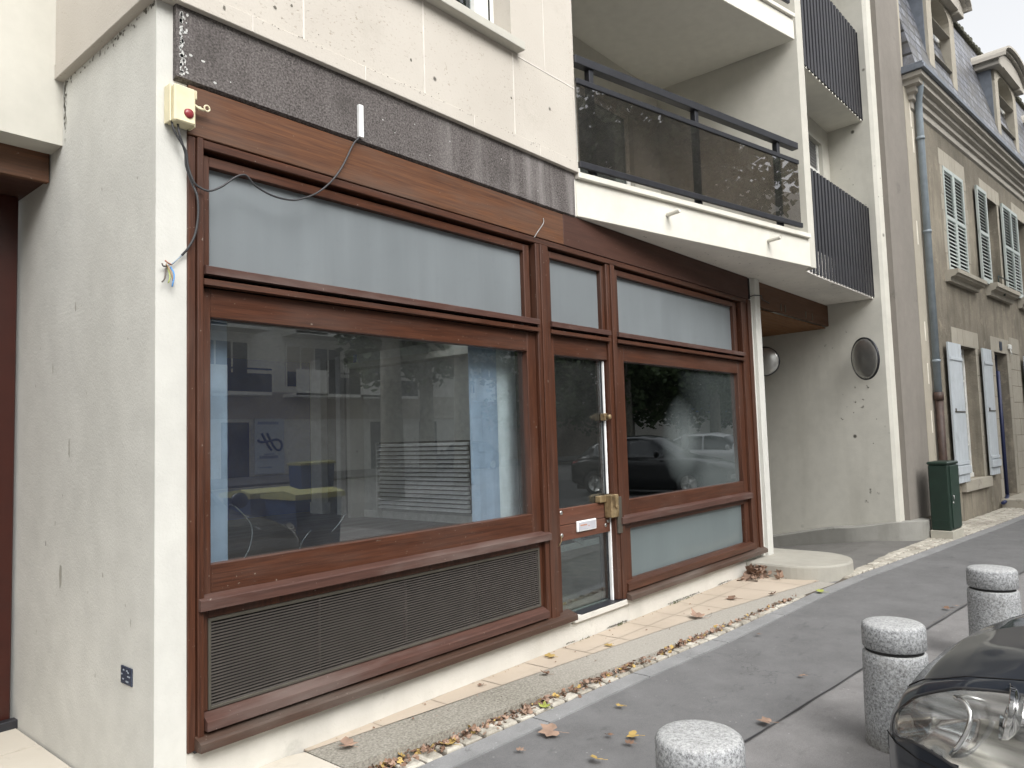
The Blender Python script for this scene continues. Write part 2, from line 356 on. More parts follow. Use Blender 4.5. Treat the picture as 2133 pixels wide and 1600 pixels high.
def asphalt(name, c, stain=.55, rough=.75, spots=.5):
    m = N(name); f = m.noise(220, 3, .7); big = m.noise(.7, 5, .6)
    col = m.ramp(big.outputs[0], [(.3, tuple(v*.85 for v in c)), (.7, tuple(v*1.12 for v in c))])
    col = m.mix(.5, col, m.ramp(f.outputs[0], [(.35, tuple(v*.5 for v in c)), (.65, tuple(v*1.45 for v in c))]))
    st = m.noise(9, 4, .6, m.vec((.5, 1.3, 1))); col = m.mix(m.math('MULTIPLY', m.ramp(st.outputs[0], [(.62, 0), (.7, 1)]), stain), col, tuple(v*.5 for v in c))
    v = m.vor(6.5); vn = m.noise(2, 1); dd = m.math('MULTIPLY', m.ramp(v.outputs['Distance'], [(.08, 1), (.13, 0)]), m.ramp(vn.outputs[0], [(.5, 0), (.55, 1)]))
    col = m.mix(m.math('MULTIPLY', dd, spots), col, tuple(q*.55 for q in c))
    mo = m.noise(3.2, 6, .75); col = m.mix(.35, col, m.ramp(mo.outputs[0], [(.35, tuple(q*.6 for q in c)), (.65, tuple(q*1.35 for q in c))]))
    ck = m.vor(.9, m.add('ShaderNodeVectorMath', {0: m.tc.outputs['Object'], 1: m.noise(2.5, 4, .6).outputs['Color']}, operation='ADD').outputs[0], 'DISTANCE_TO_EDGE'); cn = m.noise(.6, 2)
    col = m.mix(m.math('MULTIPLY', m.math('MULTIPLY', m.ramp(ck.outputs['Distance'], [(.0, 1), (.006, 0)]), m.ramp(cn.outputs[0], [(.5, 0), (.6, 1)])), .6), col, tuple(q*.35 for q in c))
    w1 = m.vor(23); wn = m.noise(5, 1); col = m.mix(m.math('MULTIPLY', m.math('MULTIPLY', m.ramp(w1.outputs['Distance'], [(.1, 1), (.16, 0)]), m.ramp(wn.outputs[0], [(.6, 0), (.64, 1)])), .5), col, tuple(min(1, q*2.2) for q in c))
    return m.fin(col, rough, m.bump(m.math('ADD', f, m.math('MULTIPLY', mo, .6)), .7, .003), Specular_IOR_Level=.35)
M['pave'] = asphalt('pavement_asphalt', (.142, .141, .141))
M['lot'] = asphalt('parking_asphalt', (.20, .194, .191), .35)
M['kerb'] = asphalt('bluestone_kerb', (.235, .236, .236), .1, .7, .1)
M['drive'] = asphalt('driveway_concrete', (.15, .145, .135), .5, .8, .4)
def paver():
    m = N('dark_pavers'); br = m.add('ShaderNodeTexBrick', {'Vector': m.vec((1, 1, 1), rot=(0, 0, R(6.5))), 'Color1': (.145, .132, .128), 'Color2': (.18, .165, .16), 'Mortar': (.045, .042, .04), 'Scale': 1.0, 'Mortar Size': .013, 'Brick Width': .22, 'Row Height': .13})
    n2 = m.noise(160, 3); col = m.mix(.3, br.outputs[0], m.ramp(n2.outputs[0], [(.3, (.07, .065, .06)), (.7, (.26, .25, .24))]))
    return m.fin(col, .75, m.bump(br.outputs['Fac'], .6, -.004))
M['paver'] = paver()
def tile_mat(name, c, c2):
    m = N(name); n1 = m.noise(1.5, 3); col = m.ramp(n1.outputs[0], [(.3, c2), (.7, c)])
    d = m.noise(6, 5, .7); col = m.mix(m.math('MULTIPLY', m.ramp(d.outputs[0], [(.55, 0), (.75, 1)]), .4), col, (.30, .25, .19))
    return m.fin(col, .7, m.bump(m.noise(90, 3), .3, .002))
M['tile'] = tile_mat('peach_tiles', (.47, .40, .32), (.40, .335, .265))
M['slab'] = tile_mat('cream_slab', (.54, .50, .43), (.47, .43, .36))
M['grout'] = plain('grout', (.36, .30, .24), .9)
def settmat():
    m = N('cream_setts'); a = m.vor(8.5); b = m.noise(60, 4, .7); c = m.noise(1.5, 4)
    col = m.ramp(a.outputs['Color'], [(.1, (.27, .245, .20)), (.5, (.43, .40, .34)), (.9, (.56, .53, .46))]); col = m.mix(.35, col, m.ramp(b.outputs[0], [(.3, (.22, .2, .17)), (.7, (.6, .57, .5))]))
    col = m.mix(m.math('MULTIPLY', m.ramp(c.outputs[0], [(.5, 0), (.65, 1)]), .4), col, (.2, .18, .15)); return m.fin(col, .85, m.bump(b, .5, .004), Specular_IOR_Level=.2)
M['sett'] = settmat()
M['mortar'] = plain('sett_mortar', (.085, .07, .055), .95)
def gutterconc():
    m = N('speckled_concrete_edging'); f = m.noise(75, 4, .7); big = m.noise(1.4, 4)
    sep = m.add('ShaderNodeSeparateXYZ', {0: m.tc.outputs['Object']})
    col = m.ramp(f.outputs[0], [(.3, (.09, .082, .065)), (.5, (.22, .205, .17)), (.7, (.36, .34, .295))])
    col2 = m.ramp(f.outputs[0], [(.3, (.25, .235, .205)), (.7, (.38, .355, .31))])
    k = m.math('ADD', m.add('ShaderNodeMapRange', {'Value': sep.outputs[0], 'From Min': 3.4, 'From Max': 4.6}).outputs[0], m.ramp(big.outputs[0], [(.35, -.3), (.65, .3)]))
    return m.fin(m.mix(k, col, col2), .85, m.bump(f, .7, .003))
M['edging'] = gutterconc()
def granite():
    m = N('speckled_granite'); f = m.noise(85, 4, .85); g = m.noise(36, 5, .8)
    col = m.ramp(f.outputs[0], [(.37, (.10, .10, .105)), (.46, (.24, .245, .25)), (.54, (.33, .34, .345)), (.66, (.48, .49, .49))])
    col = m.mix(m.math('MULTIPLY', m.ramp(g.outputs[0], [(.6, 0), (.66, 1)]), .7), col, (.07, .07, .07))
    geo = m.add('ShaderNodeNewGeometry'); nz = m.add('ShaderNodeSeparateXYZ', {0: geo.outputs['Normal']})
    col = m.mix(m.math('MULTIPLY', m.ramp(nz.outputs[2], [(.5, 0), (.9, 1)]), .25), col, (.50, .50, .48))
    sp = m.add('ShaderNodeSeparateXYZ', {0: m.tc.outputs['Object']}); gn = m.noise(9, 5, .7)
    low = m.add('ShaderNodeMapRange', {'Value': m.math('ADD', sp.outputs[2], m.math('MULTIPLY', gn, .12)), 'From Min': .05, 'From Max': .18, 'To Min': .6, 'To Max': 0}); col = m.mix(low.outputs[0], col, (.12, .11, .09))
    gr = m.noise(5, 6, .75); col = m.mix(m.math('MULTIPLY', m.ramp(gr.outputs[0], [(.52, 0), (.7, 1)]), .45), col, (.14, .135, .12))
    return m.fin(col, .7, m.bump(f, .4, .002), Specular_IOR_Level=.3)
M['granite'] = granite()
def paint(name, c, flake=.3, coat=1.0):
    m = N(name); return m.fin(c, .4, None, Metallic=.0, Specular_IOR_Level=.15, Coat_Weight=coat*.75, Coat_Roughness=.06, Coat_IOR=1.33)
M['carpaint'] = paint('dark_grey_metallic', (.014, .018, .026))
M['leafA'] = plain('brown_leaf', (.17, .10, .065), .8, 0, .35)
M['leafB'] = plain('yellow_leaf', (.38, .26, .08), .7, 0, .3)
M['leafC'] = plain('dry_leaf', (.27, .18, .13), .8, 0, .35)
M['leafD'] = plain('green_leaf', (.30, .33, .07), .7, 0, .3)
M['bluewall'] = plain('deep_blue_wall', (.018, .065, .42), .6)
M['pblue'] = plain('pale_blue_panel', (.38, .455, .57), .7)
M['pwhite'] = plain('white_panel', (.74, .76, .76), .7)
M['inwall'] = plain('inner_grey_wall', (.55, .56, .53), .8)
M['intrim'] = plain('inner_white_trim', (.8, .8, .76), .6)
M['infloor'] = wood('dark_floorboards', 'x', (.03, .022, .018), (.09, .07, .055), .3, .4)
M['tarn'] = plain('tarnished_metal', (.12, .11, .09), .5, .6)

# ------------------------------------------------------------------ ground, pavement, kerbs (the setting)
GX = [-30, 2.4, 7, 13, 60]; GZ = [-.05, 0, .07, .09, .09]
def gz(x): return float(np.interp(x, GX, GZ))
def lerp(xs, ys): return lambda x: float(np.interp(x, xs, ys))
kout = lerp([-40, 2, 2.63, 4.31, 5.05, 7.74, 9.75, 12.77, 15.3, 60], [-.5, -.58, -.64, -.775, -.86, -1.04, -1.29, -1.66, -1.93, -6.2])
kin = lambda x: kout(x)+.125
seam = lambda x: -1.641-.112*(x-3.588)
concout = lerp([-40, 2.215, 2.8, 3.594, 4.689, 5.5, 6.465, 7.6], [-.331, -.331, -.404, -.482, -.597, -.668, -.754, -.889])
tileout = lerp([1.4, 2.3, 2.9, 3.455, 4.905, 5.97, 6.856, 7.6], [.03, -.048, -.131, -.18, -.325, -.45, -.59, -.72])
def band(name, mat, x0, x1, ya, yb, dz, zf=gz, step=.5, kind='structure', parent=None, thick=0):
    mb = MB(); n = max(2, int((x1-x0)/step)); xs = [x0+(x1-x0)*i/n for i in range(n+1)]
    A = [mb.bm.verts.new((x, ya(x), zf(x)+dz)) for x in xs]; B = [mb.bm.verts.new((x, yb(x), zf(x)+dz)) for x in xs]
    for i in range(n): mb.bm.faces.new((B[i], B[i+1], A[i+1], A[i]))
    if thick:
        C = [mb.bm.verts.new((x, yb(x), zf(x)+dz-thick)) for x in xs]
        for i in range(n): mb.bm.faces.new((C[i], C[i+1], B[i+1], B[i]))
        D = mb.bm.verts.new((xs[0], ya(xs[0]), zf(xs[0])+dz-thick)); mb.bm.faces.new((A[0], D, C[0], B[0]))
    bmesh.ops.recalc_face_normals(mb.bm, faces=mb.bm.faces)
    o = mb.build(name, mat, parent, (0, 0, 0))
    if kind: o['kind'] = kind
    return o
# one ground sheet to the horizon; its driveway part dips into the building (cut along x = 8.5 .. 11.3)
def ground():
    mb = MB(); xs = [-300, -30, 2.4, 4.7, 7, 8.6, 9.2, 9.8, 10.4, 11.3, 13, 60, 400]; ys = [-400, -60, -20, -6, -3, -1.0, 0, .5, 1, 1.6, 3, 8, 30, 300]
    def h(x, y):
        z = gz(x)
        if 8.6 <= x <= 11.3 and y > -.9: z = z - .02 - max(0, y+.45)*.155
        elif y > -.9 and x < 8.6: z -= .03
        return z if y < 8 or not (8.6 <= x <= 11.3) else gz(x)-1.3
    V = [[mb.bm.verts.new((x, y, h(x, y))) for y in ys] for x in xs]
    for i in range(len(xs)-1):
        for j in range(len(ys)-1): mb.bm.faces.new((V[i][j], V[i+1][j], V[i+1][j+1], V[i][j+1]))
    o = mb.build('ground', M['lot'], None, (0, 0, 0)); o['kind'] = 'structure'
ground()
band('pavement', M['pave'], -40, 60, kout, seam, .006)
band('paver_area', M['paver'], 5.75, 8.1, lambda x: -1.0-.112*(x-3.6)-.62, lambda x: seam(x)+.03, .010)
def seamline():   # tarred joint between pavement and parking surface
    band('pavement_joint', M['cable'], -40, 60, lambda x: seam(x)+.006+.003*math.sin(x*9), lambda x: seam(x)-.004+.003*math.sin(x*13), .011, step=.12)
seamline()
# bluestone kerb strip made of long stones
def kerb():
    mb = MB(); x = -10.0
    while x < 40:
        l = .95; x1 = x+l-.012
        p = [(x, kin(x)), (x1, kin(x1)), (x1, kout(x1)), (x, kout(x))]
        z = gz(x)+.012
        A = [mb.bm.verts.new((a, b, gz(a)+.014)) for a, b in p]; B = [mb.bm.verts.new((a, b, gz(a)-.02)) for a, b in p]
        mb.bm.faces.new(A[::-1])
        for i in range(4): mb.bm.faces.new((A[i], A[(i+1) % 4], B[(i+1) % 4], B[i]))
        x += l
    bmesh.ops.recalc_face_normals(mb.bm, faces=mb.bm.faces)
    o = mb.build('kerb', M['kerb'], None, (0, 0, 0)); o['kind'] = 'structure'
kerb()
wally = lambda x: -.85-.0945*(x-10.66)
drvb = lerp([7.6, 7.75, 8.48, 8.8, 9.6, 10.4, 11.13], [-.889, -.88, -.83, -.86, -.88, -.95, -1.01])
inner = lambda x: concout(x) if x < 7.6 else (drvb(x) if x < 11.15 else wally(x))
band('gutter_bed', M['mortar'], -10, 40, inner, kin, .005, step=.25)
def setts():
    mb = MB(); rnd = random.Random(3)
    def stone(x, y, lx, ly, a):
        z = gz(x)+.006+rnd.uniform(0, .008); n0 = len(mb.bm.verts)
        j = lambda: rnd.uniform(-.006, .006)
        q = [(-lx/2+j(), -ly/2+j()), (lx/2+j(), -ly/2+j()), (lx/2+j(), ly/2+j()), (-lx/2+j(), ly/2+j())]
        ca, sa = math.cos(a), math.sin(a)
        def w(p, s, zz): px, py = p[0]*s, p[1]*s; return (x+px*ca-py*sa, y+px*sa+py*ca, zz)
        t = rnd.uniform(-.003, .003)
        A = [mb.bm.verts.new(w(p, .86, z+.012+t)) for p in q]; B = [mb.bm.verts.new(w(p, 1, z+.003)) for p in q]; C = [mb.bm.verts.new(w(p, 1, z-.02)) for p in q]
        mb.bm.faces.new(A)
        for i in range(4):
            mb.bm.faces.new((A[(i+1) % 4], A[i], B[i], B[(i+1) % 4])); mb.bm.faces.new((B[(i+1) % 4], B[i], C[i], C[(i+1) % 4]))
    x = -2.0
    while x < 26:
        lx = rnd.uniform(.115, .15); xm = x+lx/2
        y0 = kin(xm)+.008; y1 = inner(xm)-.01
        n = max(1, int(round((y1-y0)/.11))); ly = (y1-y0)/n
        if x < 7.4: y1 = min(y1, y0+.115); n = 1; ly = y1-y0
        if y1-y0 > .035:
            for k in range(n): stone(xm+(k % 2)*.05, y0+ly*(k+.5), lx-.022, ly-.018, R(-6))
        x += lx
    bmesh.ops.recalc_face_normals(mb.bm, faces=mb.bm.faces)
    o = mb.build('gutter_setts', M['sett'], None, (0, 0, 0)); o['kind'] = 'structure'
setts()
TZ = .08
band('concrete_edging', M['edging'], 2.19, 7.62, lambda x: tileout(x)+.005, concout, TZ-.003, zf=lambda x: max(0, gz(x)-.078), step=.15, thick=.09)
def tiles():
    mb = MB(); x = 1.47
    ws = [.42]*16
    xs = [1.47, 2.19, 2.62, 3.05, 3.48, 3.91, 4.34, 4.77, 5.2, 5.63, 6.06, 6.49, 6.92, 7.35, 7.66]
    for a, b in zip(xs[1:], xs[2:]):
        g = .004
        def pt(x, y): return mb.bm.verts.new((x, y, TZ))
        ya, yb = tileout(a), tileout(b)
        mid = None
        if ya < -.24:   # two rows once the strip is wide
            rows = [(-.0, -.20), (-.205, None)]
        else: rows = [(-.0, None)]
        for r0, r1 in rows:
            y1a = ya+.004 if r1 is None else r1; y1b = yb+.004 if r1 is None else r1
            A = [pt(a+g, r0), pt(a+g, y1a), pt(b-g, y1b), pt(b-g, r0)]; mb.bm.faces.new(A)
    o = mb.build('tiled_strip', M['tile'], None, (0, 0, 0)); o['kind'] = 'structure'
    mb = MB(); xs2 = [2.19, 4, 5.5, 7.66]
    for a, b in zip(xs2, xs2[1:]): mb.quad((a, .02, TZ-.004), (a, tileout(a), TZ-.004), (b, tileout(b), TZ-.004), (b, .02, TZ-.004))
    o = mb.build('tile_grout', M['grout'], None, (0, 0, 0)); o['kind'] = 'structure'
    mb = MB()   # lighter slab at the left end, doorway paving behind it
    mb.zprism([(1.0, -.33), (2.18, -.345), (2.18, -.03), (2.1, -.0), (1.0, -.0)], -.05, TZ-.002)
    mb.zprism([(-6, -.34), (.99, -.34), (.99, 0), (-6, 0)], -.05, TZ-.002)
    o = mb.build('entrance_slab', M['slab'], None, (0, 0, 0)); o['kind'] = 'structure'
    mb = MB(); g = .004
    for i in range(14):
        for j in range(4):
            x1 = 1.45-.55*i; y0 = .01+.45*j
            mb.box(x1-.55+g, x1-g, y0+g, y0+.45-g, -.04, .012+.01)
    o = mb.build('doorway_paving', M['slab'], None, (0, 0, 0)); o['kind'] = 'structure'
tiles()
mb = MB(); mb.zprism([(-7, 0), (1.45, 0), (1.45, 1.85), (-7, 1.85)], -.06, .016); o = mb.build('doorway_grout', M['grout'], None, (0, 0, 0)); o['kind'] = 'structure'
# driveway slab going down into the passage
def drive():
    mb = MB(); xs = [8.3, 9.2, 10, 11.2]; ys = [-.86, -.7, -.5, -.2, .2, .6, 1, 1.6, 3, 7.5]
    h = lambda x, y: gz(x)+.008 - max(0, y+.45)*.15
    V = [[mb.bm.verts.new((x, min(y, 99) if y > -.8 else drvb(x)+.0, h(x, y))) for y in ys] for x in xs]
    for i in range(len(xs)-1):
        for j in range(len(ys)-1): mb.bm.faces.new((V[i][j], V[i+1][j], V[i+1][j+1], V[i][j+1]))
    o = mb.build('driveway', M['drive'], None, (0, 0, 0)); o['kind'] = 'structure'
drive()
band('road', asphalt('road_asphalt', (.12, .118, .118)), -60, 90, lambda x: -5.2-.1*x*0, lambda x: -11.5, .008, zf=gz, step=5)
band('far_pavement', M['lot'], -60, 90, lambda x: -21.0, lambda x: -27.0, .09, zf=gz, step=5)
band('road_line', M['palemark'], -60, 90, lambda x: -20.6, lambda x: -20.85, .015, zf=gz, step=5)

# ------------------------------------------------------------------ the modern apartment building
AB = empty('apartment_building', (1.5, 0, 0), 'cream and beige apartment block with balconies above the empty wooden shop front', 'building')
def P(name, mb, mat, par=AB, **k): return mb.build(name, mat, par, **k)
mb = MB(); mb.box(1.457, 1.598, 0, 2.4, -.12, 3.645)
P('corner_pillar', mb, M['pillar'])
mb = MB(); mb.box(-2.2, -.45, -.0, 2.4, -.1, 3.28); P('added_shade_block', mb, M['pillar'])  # unseen block added to keep light off the corner pillar's side
mb = MB(); mb.box(1.596, 4.47, .001, .3, -.1, .256, .004); mb.box(4.47, 5.26, .006, .3, -.1, .215); mb.box(5.26, 8.02, .001, .3, -.1, .256, .004)
P('plinth', mb, M['plinth'])
mb = MB(); mb.box(4.475, 5.255, -.03, .12, .222, .270, .006); P('door_sill', mb, M['plinth'])
mb = MB(); mb.box(4.56, 5.18, -.03, .06, .272, .276); P('sill_plate', mb, M['darkmetal'])
# dark aggregate beam and the stone-clad storey
mb = MB(); mb.xprism([(-.03, 3.30), (-.03, 3.645), (.35, 3.645), (.35, 3.285), (.0, 3.285)], 1.533, 4.668); P('concrete_beam', mb, M['agg'])
mb = MB(); mb.box(1.6, 8.02, .06, .12, 3.28, 3.305); P('shopfront_head', mb, M['agg'])
SX0, SX1 = 1.415, 4.682
def wallgrid(mb, x0, x1, z0, z1, ops, y, depth, mi=0):
    xs = sorted({x0, x1, *[v for o in ops for v in o[:2]]}); zs = sorted({z0, z1, *[v for o in ops for v in o[2:4]]})
    for a, b in zip(xs, xs[1:]):
        for c, d in zip(zs, zs[1:]):
            if any(o[0] <= a and b <= o[1] and o[2] <= c and d <= o[3] for o in ops): continue
            mb.quad((a, y, c), (b, y, c), (b, y, d), (a, y, d), mi)
    for o in ops:
        a, b, c, d = o[:4]; y2 = y+depth
        mb.quad((a, y, c), (a, y, d), (a, y2, d), (a, y2, c), mi); mb.quad((b, y, d), (b, y, c), (b, y2, c), (b, y2, d), mi)
        mb.quad((a, y, d), (b, y, d), (b, y2, d), (a, y2, d), mi); mb.quad((b, y, c), (a, y, c), (a, y2, c), (b, y2, c), mi)
SY = -.055
mb = MB(); wallgrid(mb, SX0, SX1, 3.73, 10.5, [(2.35, 3.92, 4.40, 5.72), (2.35, 3.92, 7.2, 8.6)], SY, .22)
mb.quad((SX0, SY, 3.73), (SX0, SY, 10.5), (SX0, 1.2, 10.5), (SX0, 1.2, 3.73)); mb.quad((SX1, SY, 10.5), (SX1, SY, 3.6), (SX1, 2, 3.6), (SX1, 2, 10.5))
P('stone_wall', mb, M['stone'])
mb = MB(); mb.box(SX0-.004, SX1+.003, SY-.008, 1.2, 3.642, 3.728, .003); P('stone_base_course', mb, M['stone'])
mb = MB()   # pale joints between the facing slabs
for x in (2.2, 3.066, 3.928): mb.box(x-.006, x+.006, SY-.0025, SY+.01, 3.73, 4.32 if x < 3.9 else 4.32)
for x in (1.95, 4.3): mb.box(x-.005, x+.005, SY-.0025, SY+.01, 4.33, 8)
mb.box(SX0, 2.33, SY-.0025, SY+.01, 4.315, 4.325); mb.box(3.98, SX1, SY-.0025, SY+.01, 4.315, 4.325)
for x in (1.9, 2.6, 3.5, 4.2): mb.box(x-.004, x+.004, SY-.0105, SY+.01, 3.645, 3.727)
P('stone_joints', mb, plain('pale_joint', (.60, .56, .51), .8))
mb = MB(); mb.box(2.28, 3.985, SY-.075, .12, 4.335, 4.398, .004); P('window_sill', mb, M['cream'])
wd = MB(); wd.box(2.35, 3.92, .10, .16, 4.398, 4.44, .004); wd.box(3.72, 3.86, .10, .16, 4.44, 5.72, .004); wd.box(3.885, 3.92, .10, .16, 4.44, 5.72, .004); wd.box(2.35, 2.43, .10, .16, 4.44, 5.72); wd.box(3.0, 3.1, .1, .16, 4.44, 5.72)
w1 = P('window', wd, M['winwhite'])
g = MB(); g.box(2.43, 3.86, .145, .15, 4.44, 5.70); g.build('pane', M['wglass'], w1, AB.location).location = (0, 0, 0)
mb = MB(); mb.box(3.86, 3.885, .11, .15, 4.4, 5.7); P('window_groove', mb, M['black'])
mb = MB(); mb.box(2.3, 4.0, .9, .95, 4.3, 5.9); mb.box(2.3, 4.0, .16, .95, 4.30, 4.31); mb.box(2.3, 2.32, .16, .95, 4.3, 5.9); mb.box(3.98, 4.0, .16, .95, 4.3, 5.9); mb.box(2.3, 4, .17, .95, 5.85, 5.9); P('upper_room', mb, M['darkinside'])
# left recess: cream wall, soffit, wooden beam, maroon door
mb = MB(); mb.box(-7, 1.4565, 1.15, 1.33, 3.28, 10.5); P('recessed_wall', mb, M['cream'])
mb = MB(); mb.box(-7, 1.4565, 1.335, 2.4, 3.335, 3.5); P('recess_ceiling', mb, M['soffit'])
mb = MB(); mb.box(-7, 1.45, 1.33, 1.37, 3.115, 3.34, .003); P('wooden_beam', mb, M['wfascia'])
mb = MB(); mb.box(-7, 1.4565, 1.372, 1.9, 3.14, 3.17); P('beam_underside', mb, M['wfascia2'])
mb = MB()
for i in range(6): mb.box(1.455-1.1*i-1.08, 1.455-1.1*i-.02, 1.80, 1.85, .05, 3.14, .006)
dr = P('entrance_door', mb, M['maroon'])
mb = MB(); mb.box(-7, 1.4565, 1.74, 1.80, .016, .07, .004); P('door_threshold', mb, M['darkmetal'])
# concrete soffit slab over the shop front and driveway, first balcony
BA = R(-11.5)
def bp(t, o=0):   # point on the balcony front line: t metres from its left end, o outward
    return (4.69+t*math.cos(BA)+o*math.sin(BA), -.03+t*math.sin(BA)-o*math.cos(BA))
TL = 3.37
e1 = bp(TL); e0 = bp(0)
mb = MB(); mb.zprism([(4.675, .02), (4.68, e0[1]+.01), (e1[0]-.0, e1[1]+.012), (8.14, -.60), (8.40, -.585), (10.69, -.625), (10.80, 8), (8.74, 8), (8.74, 3.2), (4.675, 3.2)], 3.302, 3.6)
P('balcony_slab', mb, M['soffit'])
def bquad(t0, t1, o0, o1, z0, z1, mbx, bev=0, mi=0):
    n0 = len(mbx.bm.verts)
    sub = MB(); sub.box(t0, t1, -o1, -o0, z0, z1, bev, mi)
    Mx = Matrix.Translation((4.69, -.03, 0)) @ Matrix.Rotation(BA, 4, 'Z')
    for v in sub.bm.verts: v.co = Mx @ v.co
    me = bpy.data.meshes.new('tmp'); sub.bm.to_mesh(me); sub.bm.free(); mbx.bm.from_mesh(me); bpy.data.meshes.remove(me)
mb = MB(); bquad(0.0, TL+.02, -.05, .0, 3.304, 3.60, mb, .003); P('balcony_fascia', mb, M['fascia_cream'])
mb = MB(); bquad(0.0, TL, -.35, .035, 3.602, 3.652, mb, .005); P('balcony_edge_cap', mb, M['fascia_cream'])
for t, z in ((1.08, 3.49), (2.61, 3.475)):
    a = bp(t, -.02); b = bp(t, .14); mb = MB(); mb.tube([(a[0], a[1], z), (b[0]+.0, b[1], z+.004)], .021, 12, cap=False); mb.tube([(a[0], a[1], z), (b[0], b[1], z+.004)], .016, 12)
    P('overflow_spout', mb, M['fascia_cream'])
mb = MB(); mb.box(4.69, 8.0, .0, 1.05, 3.60, 3.655); P('balcony_floor', mb, M['cream'])
# fin wall between the two balconies, through all floors
mb = MB(); mb.zprism([(8.0, -.70), (8.115, -.727), (8.19, -.60), (8.09, 1.02), (7.965, 1.02)], 3.303, 10.5); P('fin_wall', mb, M['cream'])
mb = MB(); wallgrid(mb, 4.68, 7.97, 3.65, 10.5, [(5.2, 7.36, 3.70, 5.30), (5.2, 7.36, 6.2, 7.8)], 1.0, .12); P('loggia_back_wall', mb, M['cream'])
fr = MB(); fr.box(5.2, 7.36, 1.06, 1.1, 5.24, 5.30); fr.box(7.29, 7.36, 1.06, 1.1, 3.7, 5.24); fr.box(6.28, 6.34, 1.06, 1.1, 3.7, 5.24); fr.box(5.2, 5.27, 1.06, 1.1, 3.7, 5.24)
w2 = P('balcony_door', fr, M['winwhite']); g = MB(); g.box(5.27, 7.29, 1.075, 1.08, 3.7, 5.24); g.build('pane', M['wglass'], w2, AB.location).location = (0, 0, 0)
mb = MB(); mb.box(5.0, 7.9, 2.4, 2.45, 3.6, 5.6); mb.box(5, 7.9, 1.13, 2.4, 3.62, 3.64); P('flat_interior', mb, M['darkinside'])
mb = MB()   # curtain hanging inside the balcony door
n = 60; pts = [(6.36+.9*i/n, 1.2+.03*math.sin(i*1.1)) for i in range(n+1)]
for a, b in zip(pts, pts[1:]): mb.quad((a[0], a[1], 3.7), (b[0], b[1], 3.7), (b[0], b[1], 5.2), (a[0], a[1], 5.2))
P('curtain', mb, plain('net_curtain', (.22, .22, .2), .9))
# upper slab with its own balcony
mb = MB(); mb.zprism([(4.675, .02), (4.68, e0[1]+.01), (e1[0]-.04, e1[1]+.02), (8.0, 1.05), (4.675, 1.05)], 5.79, 6.08); P('upper_slab', mb, plain('ceiling_paint', (.60, .585, .53), .9, 0, .04))
mb = MB(); bquad(0, TL-.04, -.05, 0, 5.792, 6.02, mb, .003); bquad(0, TL-.05, -.2, .03, 6.024, 6.07, mb, .004); P('upper_balcony_fascia', mb, M['fascia_cream'])
def railing(zb, n, name):
    r = empty(name, (0, 0, 0), None, None); r.parent = AB; r.location = Vector((6.3, -.35, zb)) - AB.location
    base = Vector((6.3, -.35, zb))
    def PP(nm, mbx, mat): return mbx.build(nm, mat, r, base)
    m1 = MB(); bquad(-.0, TL-.17, -.03, .045, zb+.87, zb+.94, m1, .004); PP('handrail', m1, M['darkmetal'])
    m1 = MB(); bquad(-.0, TL-.19, .03, .055, zb+.70, zb+.745, m1, .003); bquad(-.0, TL-.19, .03, .06, zb+.02, zb+.07, m1, .003); PP('glazing_rail', m1, M['darkmetal'])
    m1 = MB(); bquad(.0, TL-.2, .036, .044, zb+.06, zb+.71, m1); PP('glass_panel', m1, M['smoke'])
    for t in (.19, 1.53, 2.85):
        m1 = MB(); bquad(t-.025, t+.025, -.03, .028, zb-.045, zb+.87, m1, .003); PP('post', m1, M['darkmetal'])
    return r
railing(3.66, 3, 'balcony_railing'); railing(6.10, 3, 'balcony_railing')
# ribbed dark cladding of the planter balconies between fin and party wall
def cladding(zb, zt, nm):
    m1 = MB(); x0, x1 = 8.20, 10.70; pitch_ = .112; n = int((x1-x0)/pitch_)
    pts = []
    for i in range(n):
        x = x0+i*pitch_; pts += [(x, 0), (x+.066, 0), (x+.070, .035), (x+.108, .035)]
    pts += [(x1, 0)]
    yy = lambda x: -.592-.052*(x-8.2)/2.5
    for (a, da), (b, db) in zip(pts, pts[1:]):
        m1.quad((a, yy(a)+da, zb), (b, yy(b)+db, zb), (b, yy(b)+db, zt), (a, yy(a)+da, zt))
    m1.box(x1-.02, x1, yy(x1)+.001, yy(x1)+.03, zb, zt); m1.box(x0, x1-.022, yy(x0)+.032, yy(x0)+.045, zb, zt)
    return P(nm, m1, M['clad'])
M['clad'] = plain('dark_ribbed_metal', (.021, .021, .026), .45, .3, .15)
cladding(3.318, 4.545, 'cladding_panel'); cladding(5.765, 7.01, 'cladding_panel'); cladding(8.2, 9.4, 'cladding_panel')
for z in (5.755, 8.19): mb = MB(); mb.zprism([(8.18, -.575), (10.69, -.625), (10.76, -.14), (8.14, -.14)], z, z+.2); P('planter_slab', mb, M['fascia_cream'])
mb = MB(); wallgrid(mb, 8.1, 10.8, 3.6, 10.5, [(9.2, 10.47, 4.3, 5.50), (9.2, 10.47, 6.75, 7.95)], -.15, .1); P('planter_back_wall', mb, M['cream'])
mb = MB(); mb.box(10.40, 10.47, -.10, -.06, 4.3, 5.5); mb.box(9.2, 10.4, -.10, -.06, 5.08, 5.12); mb.box(9.2, 10.4, -.1, -.06, 4.3, 4.35)
w3 = P('kitchen_window', mb, M['winwhite']); g = MB(); g.box(9.2, 10.4, -.085, -.08, 4.3, 5.08); g.build('pane', M['wglass'], w3, AB.location).location = (0, 0, 0)
g = MB()
for i in range(9): g.box(9.2, 10.4, -.09, -.075, 5.12+i*.042, 5.12+i*.042+.038, .004)
g.build('roller_shutter', plain('grey_shutter', (.13, .13, .13), .6), w3, AB.location).location = (0, 0, 0)
mb = MB(); mb.box(9.1, 10.6, .6, .65, 4, 5.6); P('kitchen_back', mb, M['darkinside'])
